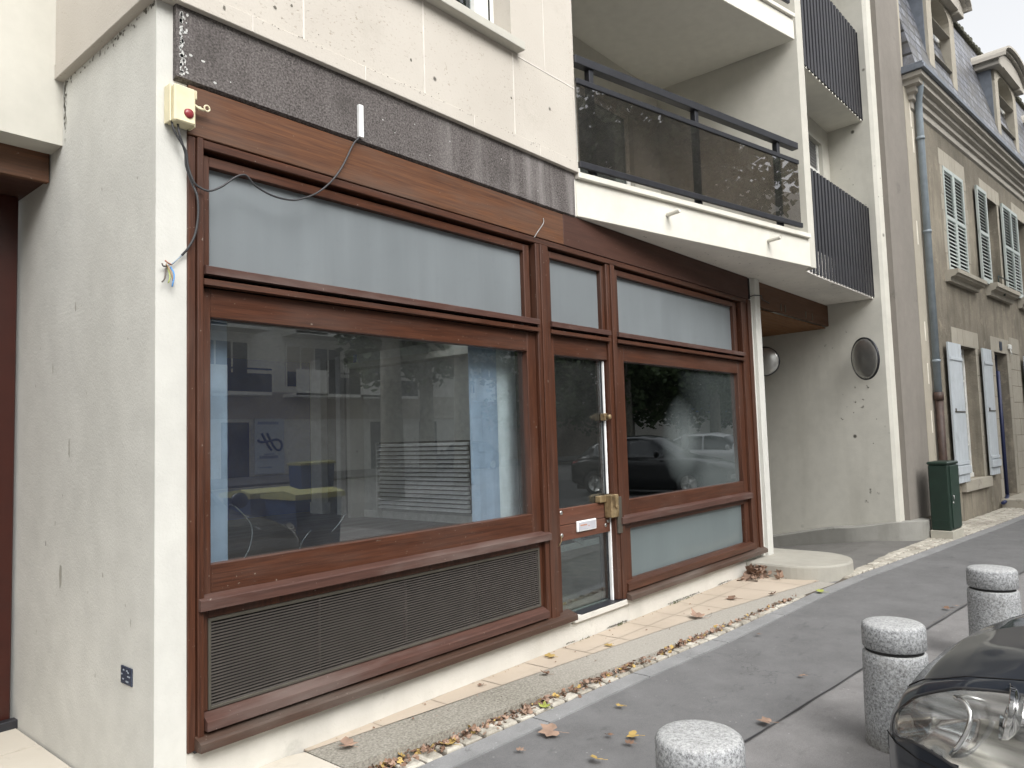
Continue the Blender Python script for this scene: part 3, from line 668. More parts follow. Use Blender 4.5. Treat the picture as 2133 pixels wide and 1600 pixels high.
# party wall with its pale front edge
mb = MB(); mb.zprism([(10.676, -.726), (10.70, -.772), (10.80, -.80), (10.98, -.78), (11.55, 5), (11.75, 7.5), (11.5, 7.5), (11.25, 3.2), (10.955, 1.1)], -1.2, 10.5); P('party_wall', mb, M['party'])
# post at the end of the shop front, wooden beam and boarded ceiling over the passage
mb = MB(); mb.box(8.022, 8.075, -.012, .2, .21, 3.302, .004); mb.box(8.077, 8.215, -.055, .2, .205, 3.3015, .008); P('post', mb, M['pillar'])
mb = MB(); mb.box(8.30, 10.79, -.0, .04, 3.01, 3.301, .003); P('passage_beam', mb, M['wbeam'])
mb = MB()
for i in range(22): mb.box(8.2, 11.2, .05+.11*i, .155+.11*i, 2.985, 3.0, .002)
P('boarded_ceiling', mb, M['wceil'])
mb = MB(); mb.box(8.2, 12, 2.47, 7.5, 2.9, 3.0); mb.box(8.2, 12, 7.5, 7.6, -2, 3.0); mb.box(8.12, 8.2, .2, 3.06, -1.4, 3.3); mb.box(8.2, 8.8, 3.06, 3.12, -1.4, 3.3); mb.box(8.72, 8.8, 3.12, 7.5, -1.4, 3.3); P('passage_wall', mb, M['party'])
mb = MB(); mb.tube([(7.97, -.02, 3.07), (8.05, -.05, 3.10), (8.16, -.09, 3.105), (8.35, -.03, 3.09), (8.6, -.01, 3.08)], .006, 6); P('stray_wire', mb, M['cable'])
for x in (8.98, 9.12, 9.85, 10.1): mb = MB(); mb.box(x, x+.03, -.004, .0, 3.03, 3.03+.09); P('paint_mark', mb, M['tarn'])
# shop interior shell
mb = MB(); mb.box(1.6, 8.12, .30, 10, .22, .25); mb.box(8.12, 8.7, 3.12, 10, .22, .25); P('shop_floor', mb, M['infloor'])
mb = MB(); mb.box(4.25, 7.9, .115, 1.9, .251, .262); P('entrance_matting', mb, plain('brown_matting', (.17, .14, .095), .9, 0, .35))
mb = MB(); mb.box(4.3, 8.0, 1.9, 1.93, .251, .33); mb.box(6.2, 6.24, 1.88, 1.93, .33, 1.1); mb.prism([(6.35, .80), (7.3, .35), (7.3, .29), (6.35, .74)], lambda p, q, t: (p, t, q), 1.88, 1.92); P('inner_handrail', mb, M['intrim'])
mb = MB(); mb.box(1.6, 8.12, .14, 3.2, 3.2, 3.28); mb.box(1.6, 8.7, 3.2, 3.6, 3.2, 3.28); mb.box(1.6, 2.4, 3.6, 9.4, 3.2, 3.28); mb.box(2.4, 8.7, 5.25, 9.4, 3.2, 3.28); mb.box(8.45, 8.7, 3.6, 5.25, 3.2, 3.28); P('shop_ceiling', mb, M['inwall'])
for y in (3.6, 4.4, 5.2): mb = MB(); mb.box(2.4, 8.45, y, y+.05, 3.2, 3.26); P('added_roof_opening_bar', mb, M['winwhite'])  # bars across an unseen ceiling opening, added to brighten the shop interior
mb = MB(); mb.box(1.6, 8.7, 9.9, 10, .25, 3.2); P('shop_back_wall', mb, M['inwall'])
mb = MB(); mb.box(1.6, 1.66, .31, 3.0, .25, 3.2); mb.box(1.6, 1.66, 9, 9.4, .25, 3.2); mb.box(1.6, 1.66, 3.0, 9, .25, .6); mb.box(1.6, 1.66, 3, 9, 3.05, 3.2); P('shop_side_wall', mb, M['inwall'])
for y in (3.0, 4.5, 6.0, 7.5, 8.95): mb = MB(); mb.box(1.61, 1.65, y, y+.05, .6, 3.05); P('added_wall_opening_bar', mb, M['winwhite'])  # bars in an unseen side wall opening, added to let daylight in
mb = MB(); mb.box(8.05, 8.12, .2, 3.0, .25, 3.2); P('shop_end_wall', mb, M['darkinside'])  # near-black colour stands in for the dim room behind the right window
# wall with white trim that the radiator panel leans on, white column, blue panelling behind
mb = MB(); mb.box(8.12, 8.7, 3.125, 3.17, .25, 3.2); mb.box(8.5, 8.56, 3.17, 7.67, .25, 3.2); P('inner_wall', mb, M['inwall'])
mb = MB(); mb.box(8.48, 8.4995, 3.17, 7.66, .25, .37); P('skirting', mb, M['intrim'])
mb = MB(); mb.box(8.44, 8.58, 8.72, 9.06, .25, 3.2); mb.box(8.42, 8.60, 8.68, 9.08, .25, .46); P('inner_column', mb, M['intrim'])
mb = MB(); mb.box(8.46, 8.56, 8.14, 8.27, .25, 3.2); P('inner_door_post', mb, M['intrim'])
mb = MB(); mb.box(1.66, 8.66, 9.4, 9.46, .25, 3.2); mb.box(8.49, 8.57, 7.675, 7.76, .25, 3.2); P('blue_panelling', mb, M['bluewall'])
mb = MB(); mb.box(8.66, 8.70, 3.17, 9.4, .25, 3.2); P('far_side_wall', mb, M['darkinside'])

# ------------------------------------------------------------------ wooden shop front
SF = empty('shop_front', (4.8, 0, .25), 'reddish brown wooden shop front with large dusty window, narrow door and frosted fanlights', 'shop front')
def F(name, mb, mat, par=SF, **k): return mb.build(name, mat, par, **k)
def G(name, mb, mat, par):  # sub-part of a shop front part (parts sit at the shop front's base)
    o = mb.build(name, mat, None, SF.location); o.parent = par; o.location = (0, 0, 0); return o
# uprights
def up(name, x0, x1, y0, z0, z1, g=None):
    m1 = MB(); m1.box(x0, x1, y0, .11, z0, z1, .004); return F(name, m1, M['wz'])
up('jamb', 1.598, 1.636, -.012, .256, 3.043); up('jamb', 1.638, 1.668, -.026, .30, 3.043)
up('mullion', 4.160, 4.205, -.022, .30, 2.995); up('mullion', 4.207, 4.298, -.030, .30, 2.995)
up('mullion', 5.094, 5.145, -.012, .278, 2.995); up('mullion', 5.147, 5.205, -.026, .27, 2.995)
up('jamb', 7.756, 7.845, -.022, .30, 2.995); up('jamb', 7.847, 7.925, -.010, .28, 3.043); up('jamb', 7.927, 8.012, -.026, .268, 3.043)
# black backing of all rebates
mb = MB()
for a, b in ((1.60, 1.70), (4.07, 4.36), (5.06, 5.30), (7.62, 8.02)): mb.box(a, b, .112, .13, .26, 3.28)
mb.box(1.60, 8.02, .112, .13, 2.94, 3.28)
for a, b in ((1.70, 4.07), (5.30, 7.62)): mb.box(a, b, .112, .13, 2.22, 2.43); mb.box(a, b, .112, .13, .25, .395 if a < 2 else .39); mb.box(a, b, .112, .13, .83, 1.045)
mb.box(4.36, 5.06, .112, .13, 2.22, 2.43)
F('rebate', mb, M['black'])
# fascia boards and head rail
mb = MB(); mb.box(1.598, 4.519, -.018, .06, 3.046, 3.284, .004); F('fascia_board', mb, M['wfascia'], label='golden brown fascia board under the dark beam')
mb = MB(); mb.box(4.521, 7.985, -.016, .06, 3.046, 3.300, .004); F('fascia_board', mb, M['wfascia2'], label='dark brown fascia board under the balcony')
mb = MB(); mb.box(7.987, 8.022, -.02, .06, 3.06, 3.29); F('fascia_end', mb, M['black'])
mb = MB(); mb.box(1.670, 7.925, -.018, .11, 2.998, 3.040, .004); F('head_rail', mb, M['wx'])
# the bays: (x glass0, x glass1, sash0, sash1)
def sash(name, x0, x1, z0, z1, gx0, gx1, gz0, gz1, y=.012, glass='frost', depth=.06, yg=.05):
    """the pane carries its own stiles and rails as sub-parts"""
    m3 = MB(); m3.box(gx0-.004, gx1+.004, yg, yg+.006, gz0-.004, gz1+.004); s_ = F(name, m3, M[glass])
    for a_, b_ in ((x0, gx0), (gx1, x1)): G('stile', MB().box(a_, b_, y, y+depth, z0, z1, .004), M['wz'], s_)
    G('rail', MB().box(gx0+.0005, gx1-.0005, y+.001, y+depth-.001, gz1, z1, .003), M['wx'], s_)
    if gz0-z0 > .005: G('rail', MB().box(gx0+.0005, gx1-.0005, y+.001, y+depth-.001, z0, gz0, .003), M['wx'], s_)
    return s_
sash('fanlight', 1.670, 4.126, 2.430, 2.978, 1.714, 4.063, 2.447, 2.928)
sash('fanlight', 4.312, 5.091, 2.430, 2.978, 4.372, 5.048, 2.447, 2.928)
sash('fanlight', 5.218, 7.690, 2.430, 2.978, 5.302, 7.614, 2.447, 2.928)
M['fogglass'] = fog_mat()
bw = sash('display_window', 1.670, 4.158, .905, 2.340, 1.716, 4.064, 1.056, 2.203, y=.006, glass='glass')
sash('display_window', 5.207, 7.754, .90, 2.340, 5.345, 7.640, 1.050, 2.204, y=.006, glass='fogglass')
sash('low_window', 5.207, 7.754, .322, .862, 5.350, 7.641, .405, .811, y=.012, glass='frostlow')
mb = MB(); mb.box(4.300, 4.371, .0, .10, .28, 2.43, .004); F('door_jamb', mb, M['wz'])
mb = MB(); mb.box(4.373, 5.092, .006, .07, 2.197, 2.342, .004); F('door_head', mb, M['wx'])
# transom ledges (two per bay)
def ledge(x0, x1, zt, zb, pr, slope, mat='wledge', y1=.02):
    m1 = MB(); m1.xprism([(y1, zb), (-pr, zb), (-pr, zt-slope), (-pr+.006, zt-slope+.004), (y1, zt)], x0, x1); return F('ledge', m1, M[mat])
for a, b in ((1.669, 4.159), (4.30, 5.093), (5.206, 7.755)):
    ledge(a, b, 2.446, 2.397, .045, .014, 'wledge'); ledge(a-.006, b+.004, 2.383, 2.346, .040, .012, 'wx')
ledge(1.640, 4.203, .932, .864, .05, .024); ledge(5.150, 7.752, .934, .869, .045, .018)
ledge(1.672, 4.155, .409, .335, .045, .033, 'wledge'); ledge(5.207, 7.752, .404, .330, .04, .02, 'wx')
for a, b in ((1.628, 4.452), (5.188, 8.008)):
    m1 = MB(); m1.xprism([(.02, .330), (-.062, .305), (-.072, .297), (-.072, .262), (.0, .259), (.02, .259)], a, b); F('sill', m1, M['wsill'])
mb = MB(); mb.box(1.62, 4.45, -.03, .0, .2565, .262); mb.box(5.2, 8.0, -.03, .0, .2565, .262); F('sill_shadow_gap', mb, M['black'])
# ventilation grille
gr = MB(); gr.box(1.670, 1.700, .006, .06, .409, .862, .003); gr.box(4.128, 4.158, .006, .06, .409, .862, .003); gr.box(1.7005, 4.1275, .006, .06, .818, .862, .003)
gf = F('vent_grille', gr, M['wz'])
m1 = MB(); m1.box(1.701, 1.716, .004, .05, .410, .817, .002); m1.box(4.112, 4.127, .004, .05, .410, .817, .002); m1.box(1.716, 4.112, .004, .05, .800, .817, .002); m1.box(1.716, 4.112, .004, .05, .410, .424, .002)
G('grille_frame', m1, M['tarn'], gf)
m1 = MB(); n = 27
for i in range(n):
    z = .426+i*(.374/n); m1.xprism([(.006, z), (.006, z+.0042), (.017, z+.0052), (.017, z+.001)], 1.716, 4.112)
for x in (2.31, 2.9, 3.5): m1.box(x-.003, x+.003, .0175, .03, .424, .80)
G('slats', m1, M['slatm'] if 'slatm' in M else plain('brown_grey_slats', (.078, .068, .061), .5), gf)
m1 = MB(); m1.box(1.7, 4.13, .06, .065, .40, .82); G('backing', m1, M['black'], gf)
# the door
DR = F('door', MB().box(4.374, 5.092, .030, .07, .935, 1.056, .004), M['wdoor'] if 'wdoor' in M else wood('worn_door_rail', 'x', (.055, .021, .013), (.15, .060, .036), .35, .45))
G('lower_rail', MB().box(4.375, 5.075, .030, .07, .818, .932, .004), bpy.data.materials['worn_door_rail'], DR)
G('upper_pane', MB().box(4.373, 5.058, .052, .060, 1.0565, 2.196), M['dglass'], DR)
G('lower_pane', MB().box(4.373, 5.058, .052, .060, .280, .8175), M['dglass'], DR)
G('edge_strip', MB().box(5.062, 5.076, .030, .066, 1.118, 2.192, .002).box(5.078, 5.093, .030, .066, .272, .93, .002), M['whitepl'], DR)
G('glass_edge', MB().box(5.0585, 5.0615, .045, .066, .28, 2.19), M['darkmetal'], DR)
lb = MB(); lb.box(4.995, 5.105, -.045, .028, .935, 1.115, .006); lb.box(4.905, 4.993, .0, .05, 1.06, 1.112, .004); lb.lathe([(0, 0), (.016, 0), (.016, .008), (.010, .012), (0, .012)], (0, 0, 0), 20)
for v in lb.bm.verts:
    if v.co.length < .03: v.co = Matrix.Translation((5.06, -.046, 1.02)) @ Matrix.Rotation(R(90), 4, 'X') @ v.co
def tarn_brass():
    m = N('tarnished_brass'); n1 = m.noise(14, 4); col = m.ramp(n1.outputs[0], [(.35, (.10, .065, .03)), (.6, (.26, .19, .10)), (.75, (.32, .26, .16))]); return m.fin(col, .5, None, Metallic=.35)
M['tbrass'] = tarn_brass()
G('lock_box', lb, M['tbrass'], DR)
m1 = MB(); m1.lathe([(0, -.035), (.014, -.035), (.02, -.02), (.014, 0), (.014, .03), (.019, .034), (.019, .045), (0, .047)], (0, 0, 0), 24)
m1.rot(Matrix.Translation((5.040, .01, 1.735)) @ Matrix.Rotation(R(90), 4, 'X')); m1.box(5.02, 5.06, .0, .05, 1.705, 1.765, .006); G('knob', m1, M['tbrass'], DR)
m1 = MB(); m1.box(5.108, 5.168, -.030, -.010, .80, 1.092, .003); G('strike_plate', m1, M['tarn'], DR)
m1 = MB()
for x, z in ((4.425, 1.028), (4.425, .862), (5.01, .875), (5.045, .905)): 
    b = MB(); b.lathe([(0, 0), (.017, 0), (.014, .006), (0, .007)], (0, 0, 0), 16); b.rot(Matrix.Translation((x, .030, z)) @ Matrix.Rotation(R(90), 4, 'X'))
    G('bolt_cap', b, M['steel'], DR)
m1 = MB(); m1.box(4.605, 4.858, .012, .030, .866, .946, .005); lp = G('letter_plate', m1, M['whitepl'], DR)
m1 = MB(); m1.box(4.618, 4.845, .0105, .0125, .876, .936); G('letter_flap', m1, plain('pale_grey_plastic', (.42, .42, .45), .35), DR)
m1 = MB(); rnd = random.Random(5); x = 4.640   # faded orange printing, unreadable at this size
while x < 4.72: w = rnd.uniform(.004, .008); m1.box(x, x+w, .0095, .0108, .908, .918); x += w+.003
m1.box(4.745, 4.757, .0095, .0108, .898, .906); G('faded_print', m1, plain('faded_orange', (.45, .2, .1), .6), DR)
m1 = MB(); m1.tube([(4.332, -.005, .795), (4.352, -.02, .83), (4.365, -.01, .86)], .003, 6); m1.box(4.36, 4.372, -.012, .0, .855, .868, .002); F('door_catch', m1, M['tbrass'])

# ------------------------------------------------------------------ things inside the shop windows
def smooth(pts, k=9):
    out = []; P_ = [Vector(p) for p in pts]; P_ = [P_[0]*2-P_[1]]+P_+[P_[-1]*2-P_[-2]]
    for i in range(1, len(P_)-2):
        a, b, c, d = P_[i-1:i+3]
        for j in range(k):
            t = j/k; out.append(.5*((2*b)+(-a+c)*t+(2*a-5*b+4*c-d)*t*t+(-a+3*b-3*c+d)*t**3))
    return out+[P_[-2]]
def thing(name, mb, mat, label, cat, group=None, loc=None):
    if loc is None:
        xs = [v.co for v in mb.bm.verts]; loc = (sum(v.x for v in xs)/len(xs), sum(v.y for v in xs)/len(xs), min(v.z for v in xs))
    return tag(mb.build(name, mat, None, loc), label, cat, group)
def wavy(x0, x1, y, z0, z1, n, amp=.006, th=.004):
    m1 = MB(); xs = [x0+(x1-x0)*i/n for i in range(n+1)]
    for a, b in zip(xs, xs[1:]):
        ya, yb = y+amp*math.sin(a*40), y+amp*math.sin(b*40)
        m1.quad((a, ya, z0), (b, yb, z0), (b, yb, z1), (a, ya, z1)); m1.quad((a, ya+th, z1), (b, yb+th, z1), (b, yb+th, z0), (a, ya+th, z0))
    return m1
thing('window_panel', wavy(1.70, 1.905, .20, .96, 2.3, 8), M['pblue'], 'narrow pale blue upright panel at the left end inside the big window', 'panel', 'upright panels standing inside the big shop window')
thing('window_panel', wavy(3.665, 3.95, .20, .96, 2.35, 8), M['pblue'], 'pale blue upright panel beside the white one inside the big window', 'panel', 'upright panels standing inside the big shop window')
thing('window_panel', wavy(3.955, 4.35, .22, .96, 2.35, 10), M['pwhite'], 'white upright panel at the right end inside the big window', 'panel', 'upright panels standing inside the big shop window')
m1 = MB(); m1.box(1.70, 4.2, .16, .40, .93, .975, .003); thing('display_shelf', m1, M['infloor'], 'dark inner ledge along the foot of the big shop window', 'ledge')
# stack of white slats leaning on the inner wall
sl = empty('slat_panel', (8.4, 5.4, .25), 'white horizontally slatted panel leaning on the inner wall of the shop', 'panel')
m1 = MB()
for i in range(16):
    z = .43+i*.0705; m1.prism([(8.435, z), (8.375, z+.002), (8.370, z+.010), (8.425, z+.050), (8.435, z+.050)], lambda p, q, t: (p, t, q), 4.8+.01*(i % 3), 6.98-.012*(i % 2))
m1.build('slats', plain('bright_white_slats', (.85, .86, .86), .6), sl)
m1 = MB(); m1.box(8.44, 8.46, 4.78, 6.99, .42, 1.57); m1.build('panel_backing', M['black'], sl); m1 = MB(); m1.box(8.37, 8.47, 6.99, 7.02, .27, 1.57, .003); m1.build('panel_frame', M['intrim'], sl)
# plastic film streaks inside the big pane; first strand draws a mirrored headlight glint
m1 = MB()
for pts in ([(1.93, .12, 1.02), (1.99, .14, 1.10), (2.0, .15, 1.2), (1.92, .16, 1.3)], [(2.30, .2, 1.00), (2.36, .25, 1.06), (2.42, .25, 1.12)], [(2.52, .2, 1.10), (2.58, .2, 1.15), (2.62, .2, 1.2)]):
    pts = smooth(pts, 5); m1.tube(pts, .004, 5, rads=[.001]+[.0028]*(len(pts)-2)+[.001])
thing('film_and_glint', m1, plain('film_glint', (.16, .165, .17), .15), 'crumpled strips of clear film and a drawn headlight glint at the foot of the big window', 'film')

# ------------------------------------------------------------------ small things on the facade
al = empty('alarm_box', (1.54, -.02, 3.06), 'cream alarm box with a dark red round lamp at the top of the white pillar', 'alarm box')
def at(par, name, mb, mat): return mb.build(name, mat, par)
m1 = MB(); m1.box(1.502, 1.600, -.085, -.002, 3.065, 3.235, .006); m1.box(1.492, 1.500, -.06, -.002, 3.065, 3.24, .002); at(al, 'casing', m1, M['creampl'])
m1 = MB(); m1.box(1.5985, 1.612, -.075, -.002, 3.195, 3.237, .003); m1.box(1.5985, 1.606, -.07, -.002, 3.062, 3.15, .002); at(al, 'lid', m1, M['creampl'])
m1 = MB(); m1.lathe([(0, 0), (.023, 0), (.021, .007), (.012, .011), (0, .012)], (0, 0, 0), 28); m1.rot(Matrix.Translation((1.567, -.084, 3.112)) @ Matrix.Rotation(R(90), 4, 'X')); at(al, 'lamp', m1, M['red'])
m1 = MB(); m1.tube([(1.604, -.05, 3.180), (1.63, -.055, 3.165), (1.655, -.055, 3.165)], .007, 8); m1.tube([(1.604, -.05, 3.165), (1.62, -.05, 3.172), (1.64, -.055, 3.172)], .005, 8)
ring = [(1.668+.013*math.cos(a*math.pi/8), -.055, 3.178+.014*math.sin(a*math.pi/8)) for a in range(17)]; m1.tube(ring, .004, 6); at(al, 'key_bracket', m1, M['creampl'])
m1 = MB(); m1.tube(smooth([(1.535, -.045, 3.07), (1.54, -.05, 3.02), (1.56, -.045, 2.97), (1.575, -.035, 2.94), (1.581, -.03, 2.885), (1.603, -.035, 2.817), (1.626, -.045, 2.749), (1.630, -.045, 2.659), (1.617, -.04, 2.567), (1.592, -.03, 2.507), (1.568, -.015, 2.469)]), .0055, 8)
thing('cable', m1, M['cable'], 'black cable hanging from the alarm box down to the loose wire ends', 'cable')
m1 = MB(); m1.tube(smooth([(1.507, -.045, 3.07), (1.515, -.05, 3.03), (1.545, -.05, 2.985), (1.572, -.048, 2.945), (1.583, -.045, 2.88), (1.606, -.05, 2.815), (1.633, -.05, 2.794), (1.679, -.055, 2.786), (1.738, -.06, 2.82), (1.799, -.06, 2.876), (1.837, -.06, 2.9), (1.867, -.06, 2.903), (1.913, -.06, 2.866), (2.005, -.06, 2.838), (2.114, -.06, 2.84), (2.186, -.06, 2.866), (2.274, -.055, 2.917), (2.367, -.05, 3.002), (2.448, -.045, 3.111), (2.525, -.04, 3.255), (2.573, -.04, 3.31)]), .005, 8)
thing('cable', m1, M['cable'], 'black cable looping across the fanlight up to the short white trunking', 'cable')
m1 = MB(); m1.tube(smooth([(4.264, -.024, 3.20), (4.262, -.024, 3.163), (4.196, -.024, 3.089), (4.148, -.024, 3.034)]), .0035, 6)
thing('cable', m1, M['cablegrey'], 'thin pale cord stuck on the fascia near its dark end', 'cable')
wi = empty('wire_ends', (1.50, -.01, 2.30), 'bare coloured wire ends sticking out of the white pillar', 'wires')
for c, pts in (((.25, .3, .34), [(1.568, -.015, 2.469), (1.54, -.02, 2.44), (1.52, -.015, 2.42), (1.50, -.005, 2.415)]), ((.35, .14, .08), [(1.525, -.01, 2.42), (1.50, -.03, 2.42), (1.485, -.03, 2.43)]),
               ((.08, .25, .55), [(1.52, -.01, 2.41), (1.527, -.03, 2.37), (1.515, -.035, 2.315)]), ((.35, .40, .12), [(1.505, -.01, 2.41), (1.508, -.03, 2.36), (1.50, -.03, 2.33)]),
               ((.12, .10, .09), [(1.50, -.01, 2.41), (1.480, -.025, 2.405), (1.472, -.03, 2.415)]), ((.10, .08, .07), [(1.50, -.01, 2.40), (1.485, -.03, 2.35), (1.472, -.03, 2.33)]), ((.30, .2, .12), [(1.50, -.01, 2.42), (1.512, -.03, 2.38), (1.522, -.03, 2.34)])):
    m1 = MB(); m1.tube(smooth(pts, 3), .0035, 6); m1.build('wire', plain('wire_insulation', c, .5), wi)
m1 = MB(); m1.box(2.560, 2.592, -.055, -.031, 3.307, 3.497, .003)
thing('cable_trunking', m1, M['whitepl'], 'short white plastic trunking upright on the dark concrete beam', 'trunking')
pl = empty('wall_plate', (1.456, .265, .54), 'small dark blue plate low on the side of the white pillar', 'plate')
m1 = MB(); m1.box(1.450, 1.4568, .207, .325, .540, .620, .003); m1.build('plate', M['blueplate'], pl)
m1 = MB()
for y, z in ((.285, .603), (.250, .603), (.238, .597), (.305, .583), (.24, .580), (.225, .58), (.29, .563), (.255, .556), (.24, .556)): m1.box(1.4488, 1.4502, y, y+.012, z-.003, z+.003)
m1.build('print', plain('pale_print', (.3, .34, .38), .6), pl)
def mirror(c, d, r, label):
    t = empty('traffic_mirror', c, label, 'mirror', 'round traffic mirrors at the driveway'); q = Vector(d).normalized().to_track_quat('Z', 'Y').to_matrix().to_4x4()
    Mx = Matrix.Translation(c) @ q
    m1 = MB(); m1.lathe([(0, .055)] + [(r*math.sin(a*R(90)/8)*.985, .055-.05*(1-math.cos(a*R(90)/8))) for a in range(1, 9)], (0, 0, 0), 48); m1.rot(Mx); m1.build('mirror_face', M['convex'], t, smooth=True)
    m1 = MB(); m1.lathe([(r*.97, -.01), (r*1.03, -.01), (r*1.04, .012), (r*.985, .016)], (0, 0, 0), 48); m1.rot(Mx); m1.build('rim', M['darkmetal'], t)
    m1 = MB(); m1.lathe([(0, -.04), (r*.5, -.035), (r*.97, -.005), (r*.97, 0)], (0, 0, 0), 40); m1.rot(Mx); m1.build('back_shell', plain('grey_back', (.3, .3, .3), .5), t)
    return t, Mx
cm = N('convex_mirror'); cmn = cm.noise(4, 4)
M['convex'] = cm.fin(cm.ramp(cmn.outputs[0], [(.3, (.50, .50, .48)), (.7, (.66, .66, .64))]), .25, None, Metallic=.7)
t, Mx = mirror((10.52, -.52, 2.49), (-.76, .64, -.06), .275, 'round convex mirror on the cream wall nearer the old stone house')
m1 = MB(); m1.tube([Mx @ Vector((0, 0, -.03)), (10.60, -.60, 2.49), (10.69, -.62, 2.49)], .018, 8); m1.build('bracket', M['darkmetal'], t)
t, Mx = mirror((10.42, .80, 2.565), (-.98, -.19, -.06), .205, 'round convex mirror half hidden behind the white post')
m1 = MB(); m1.tube([Mx @ Vector((0, 0, -.03)), (10.7, .95, 2.56), (10.95, .95, 2.56)], .018, 8); m1.build('bracket', M['darkmetal'], t)
# round concrete step and the low kerb wall of the driveway
def roundstep():
    cx, cy, r = 8.09, -.40, .52; prof = []
    pts = [(7.58, .0)]+[(cx-r*math.cos(a*math.pi/24), cy-(r-.02)*math.sin(a*math.pi/24)) for a in range(25)]+[(8.61, .15)]
    m1 = MB(); n = len(pts); L = []
    for dz, sc in ((-.12, 1.012), (.195, 1.0), (.212, .985), (.215, .965)):
        L.append([m1.bm.verts.new((cx+(x-cx)*sc, cy+(y-cy)*sc if y < -.01 else y, dz)) for x, y in pts])
    for A, B in zip(L, L[1:]):
        for i in range(n): m1.bm.faces.new((A[i], A[(i+1) % n], B[(i+1) % n], B[i]))
    m1.bm.faces.new(L[-1]); bmesh.ops.recalc_face_normals(m1.bm, faces=m1.bm.faces)
    thing('round_step', m1, M['steptop'], 'low half round concrete step in front of the white post', 'step')
roundstep()
def kerbwall():
    lo = [(11.24, -1.02), (11.12, -1.035), (10.95, -.99), (10.80, -.92), (10.66, -.72), (10.60, -.5), (10.57, -.2), (10.62, .15), (10.75, 1.0), (10.95, 2.6)]
    tz = [.335, .335, .34, .345, .335, .30, .25, .21, .03, -.3]
    bk = [(11.26, -.87), (11.2, -.86), (11.0, -.80), (10.9, -.78), (10.9, -.70), (10.9, -.5), (10.9, -.2), (10.95, .15), (11.05, 1.0), (11.3, 2.6)]
    q = smooth([(x, y, z) for (x, y), z in zip(lo, tz)], 6); lo = [(v.x, v.y) for v in q]; tz = [v.z for v in q]; q = smooth([(x, y, 0) for x, y in bk], 6); bk = [(v.x, v.y) for v in q]
    m1 = MB(); A = [m1.bm.verts.new((x, y, -.8)) for x, y in lo]; A2 = [m1.bm.verts.new((x, y, z-.012)) for (x, y), z in zip(lo, tz)]
    B = [m1.bm.verts.new((x+(bx-x)*.06, y+(by-y)*.06, z)) for (x, y), (bx, by), z in zip(lo, bk, tz)]; C = [m1.bm.verts.new((x, y, z+.01)) for (x, y), z in zip(bk, tz)]; D = [m1.bm.verts.new((x, y, -.8)) for x, y in bk]
    for i in range(len(lo)-1):
        for P_, Q in ((A, A2), (A2, B), (B, C), (C, D)): m1.bm.faces.new((P_[i], P_[i+1], Q[i+1], Q[i]))
    m1.bm.faces.new((A[0], A2[0], B[0], C[0], D[0])); bmesh.ops.recalc_face_normals(m1.bm, faces=m1.bm.faces)
    kw = thing('kerb_wall', m1, M['kerbwall'], 'low stained concrete kerb wall curving along the foot of the cream wall', 'kerb wall', loc=(11, -.9, .08))
kerbwall()
# green cabinet
cb = empty('utility_cabinet', (11.27, -1.2, .085), 'dark green metal street cabinet on a concrete foot beside the drainpipe', 'cabinet')
def cbx(nm, mat, *a, **k):
    m1 = MB(); m1.box(*a, **k); m1.rot(Matrix.Translation((11.05, -1.29, 0)) @ Matrix.Rotation(R(-5.4), 4, 'Z')); return m1.build(nm, mat, cb)
cbx('foot', M['concrete'], -.02, .46, -.02, .25, .05, .205, bev=.006)
body = cbx('body', M['green'], -.005, .44, -.0, .235, .207, 1.055, bev=.012)
cbx('lid', M['green'], -.015, .45, -.012, .245, 1.057, 1.10, bev=.015)
dd = cbx('door', M['greendoor'], .075, .432, -.010, -.001, .235, 1.045, bev=.003)
m1 = MB(); m1.tube([(.10, -.015, .66), (.10, -.028, .645), (.10, -.028, .62), (.10, -.015, .60)], .008, 8); m1.lathe([(0, 0), (.014, 0), (.012, .012), (0, .014)], (0, 0, 0), 16)
for v in m1.bm.verts:
    if v.co.length < .03: v.co = Matrix.Translation((.10, -.011, .565)) @ Matrix.Rotation(R(90), 4, 'X') @ v.co
m1.rot(Matrix.Translation((11.05, -1.29, 0)) @ Matrix.Rotation(R(-5.4), 4, 'Z')); o = m1.build('lock', M['steel'], None, cb.location); o.parent = dd; o.location = (0, 0, 0)
cbx('side_panel', M['green'], -.009, -.0055, .02, .215, .30, .34)
# bollards
def bollard():
    t = empty('bollard', (2.33, -2.09, gz(2.33)-.0), None, 'bollard', 'granite bollards along the pavement edge')
    z = gz(2.33); c = (2.33, -2.09, 0)
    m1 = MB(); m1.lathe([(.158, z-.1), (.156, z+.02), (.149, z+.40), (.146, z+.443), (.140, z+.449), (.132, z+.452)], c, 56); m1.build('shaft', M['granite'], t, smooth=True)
    m1 = MB(); m1.lathe([(.128, z+.448), (.128, z+.472)], c, 40); m1.build('groove', plain('dark_groove', (.03, .03, .03), .9), t)
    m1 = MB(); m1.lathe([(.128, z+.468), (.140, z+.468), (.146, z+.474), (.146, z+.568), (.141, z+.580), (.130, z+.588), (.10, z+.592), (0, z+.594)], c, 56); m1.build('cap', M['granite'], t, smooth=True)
    return t
b1 = bollard(); b1['label'] = 'granite bollard cut by the bottom edge, nearest the camera'
for x, y, l in ((4.10, -2.265, 'middle granite bollard, its foot just behind the car headlight'), (5.815, -2.455, 'farthest granite bollard, its foot hidden by the car bonnet')):
    b = copy_tree(b1); b.location = (x, y, gz(x)); b['label'] = l

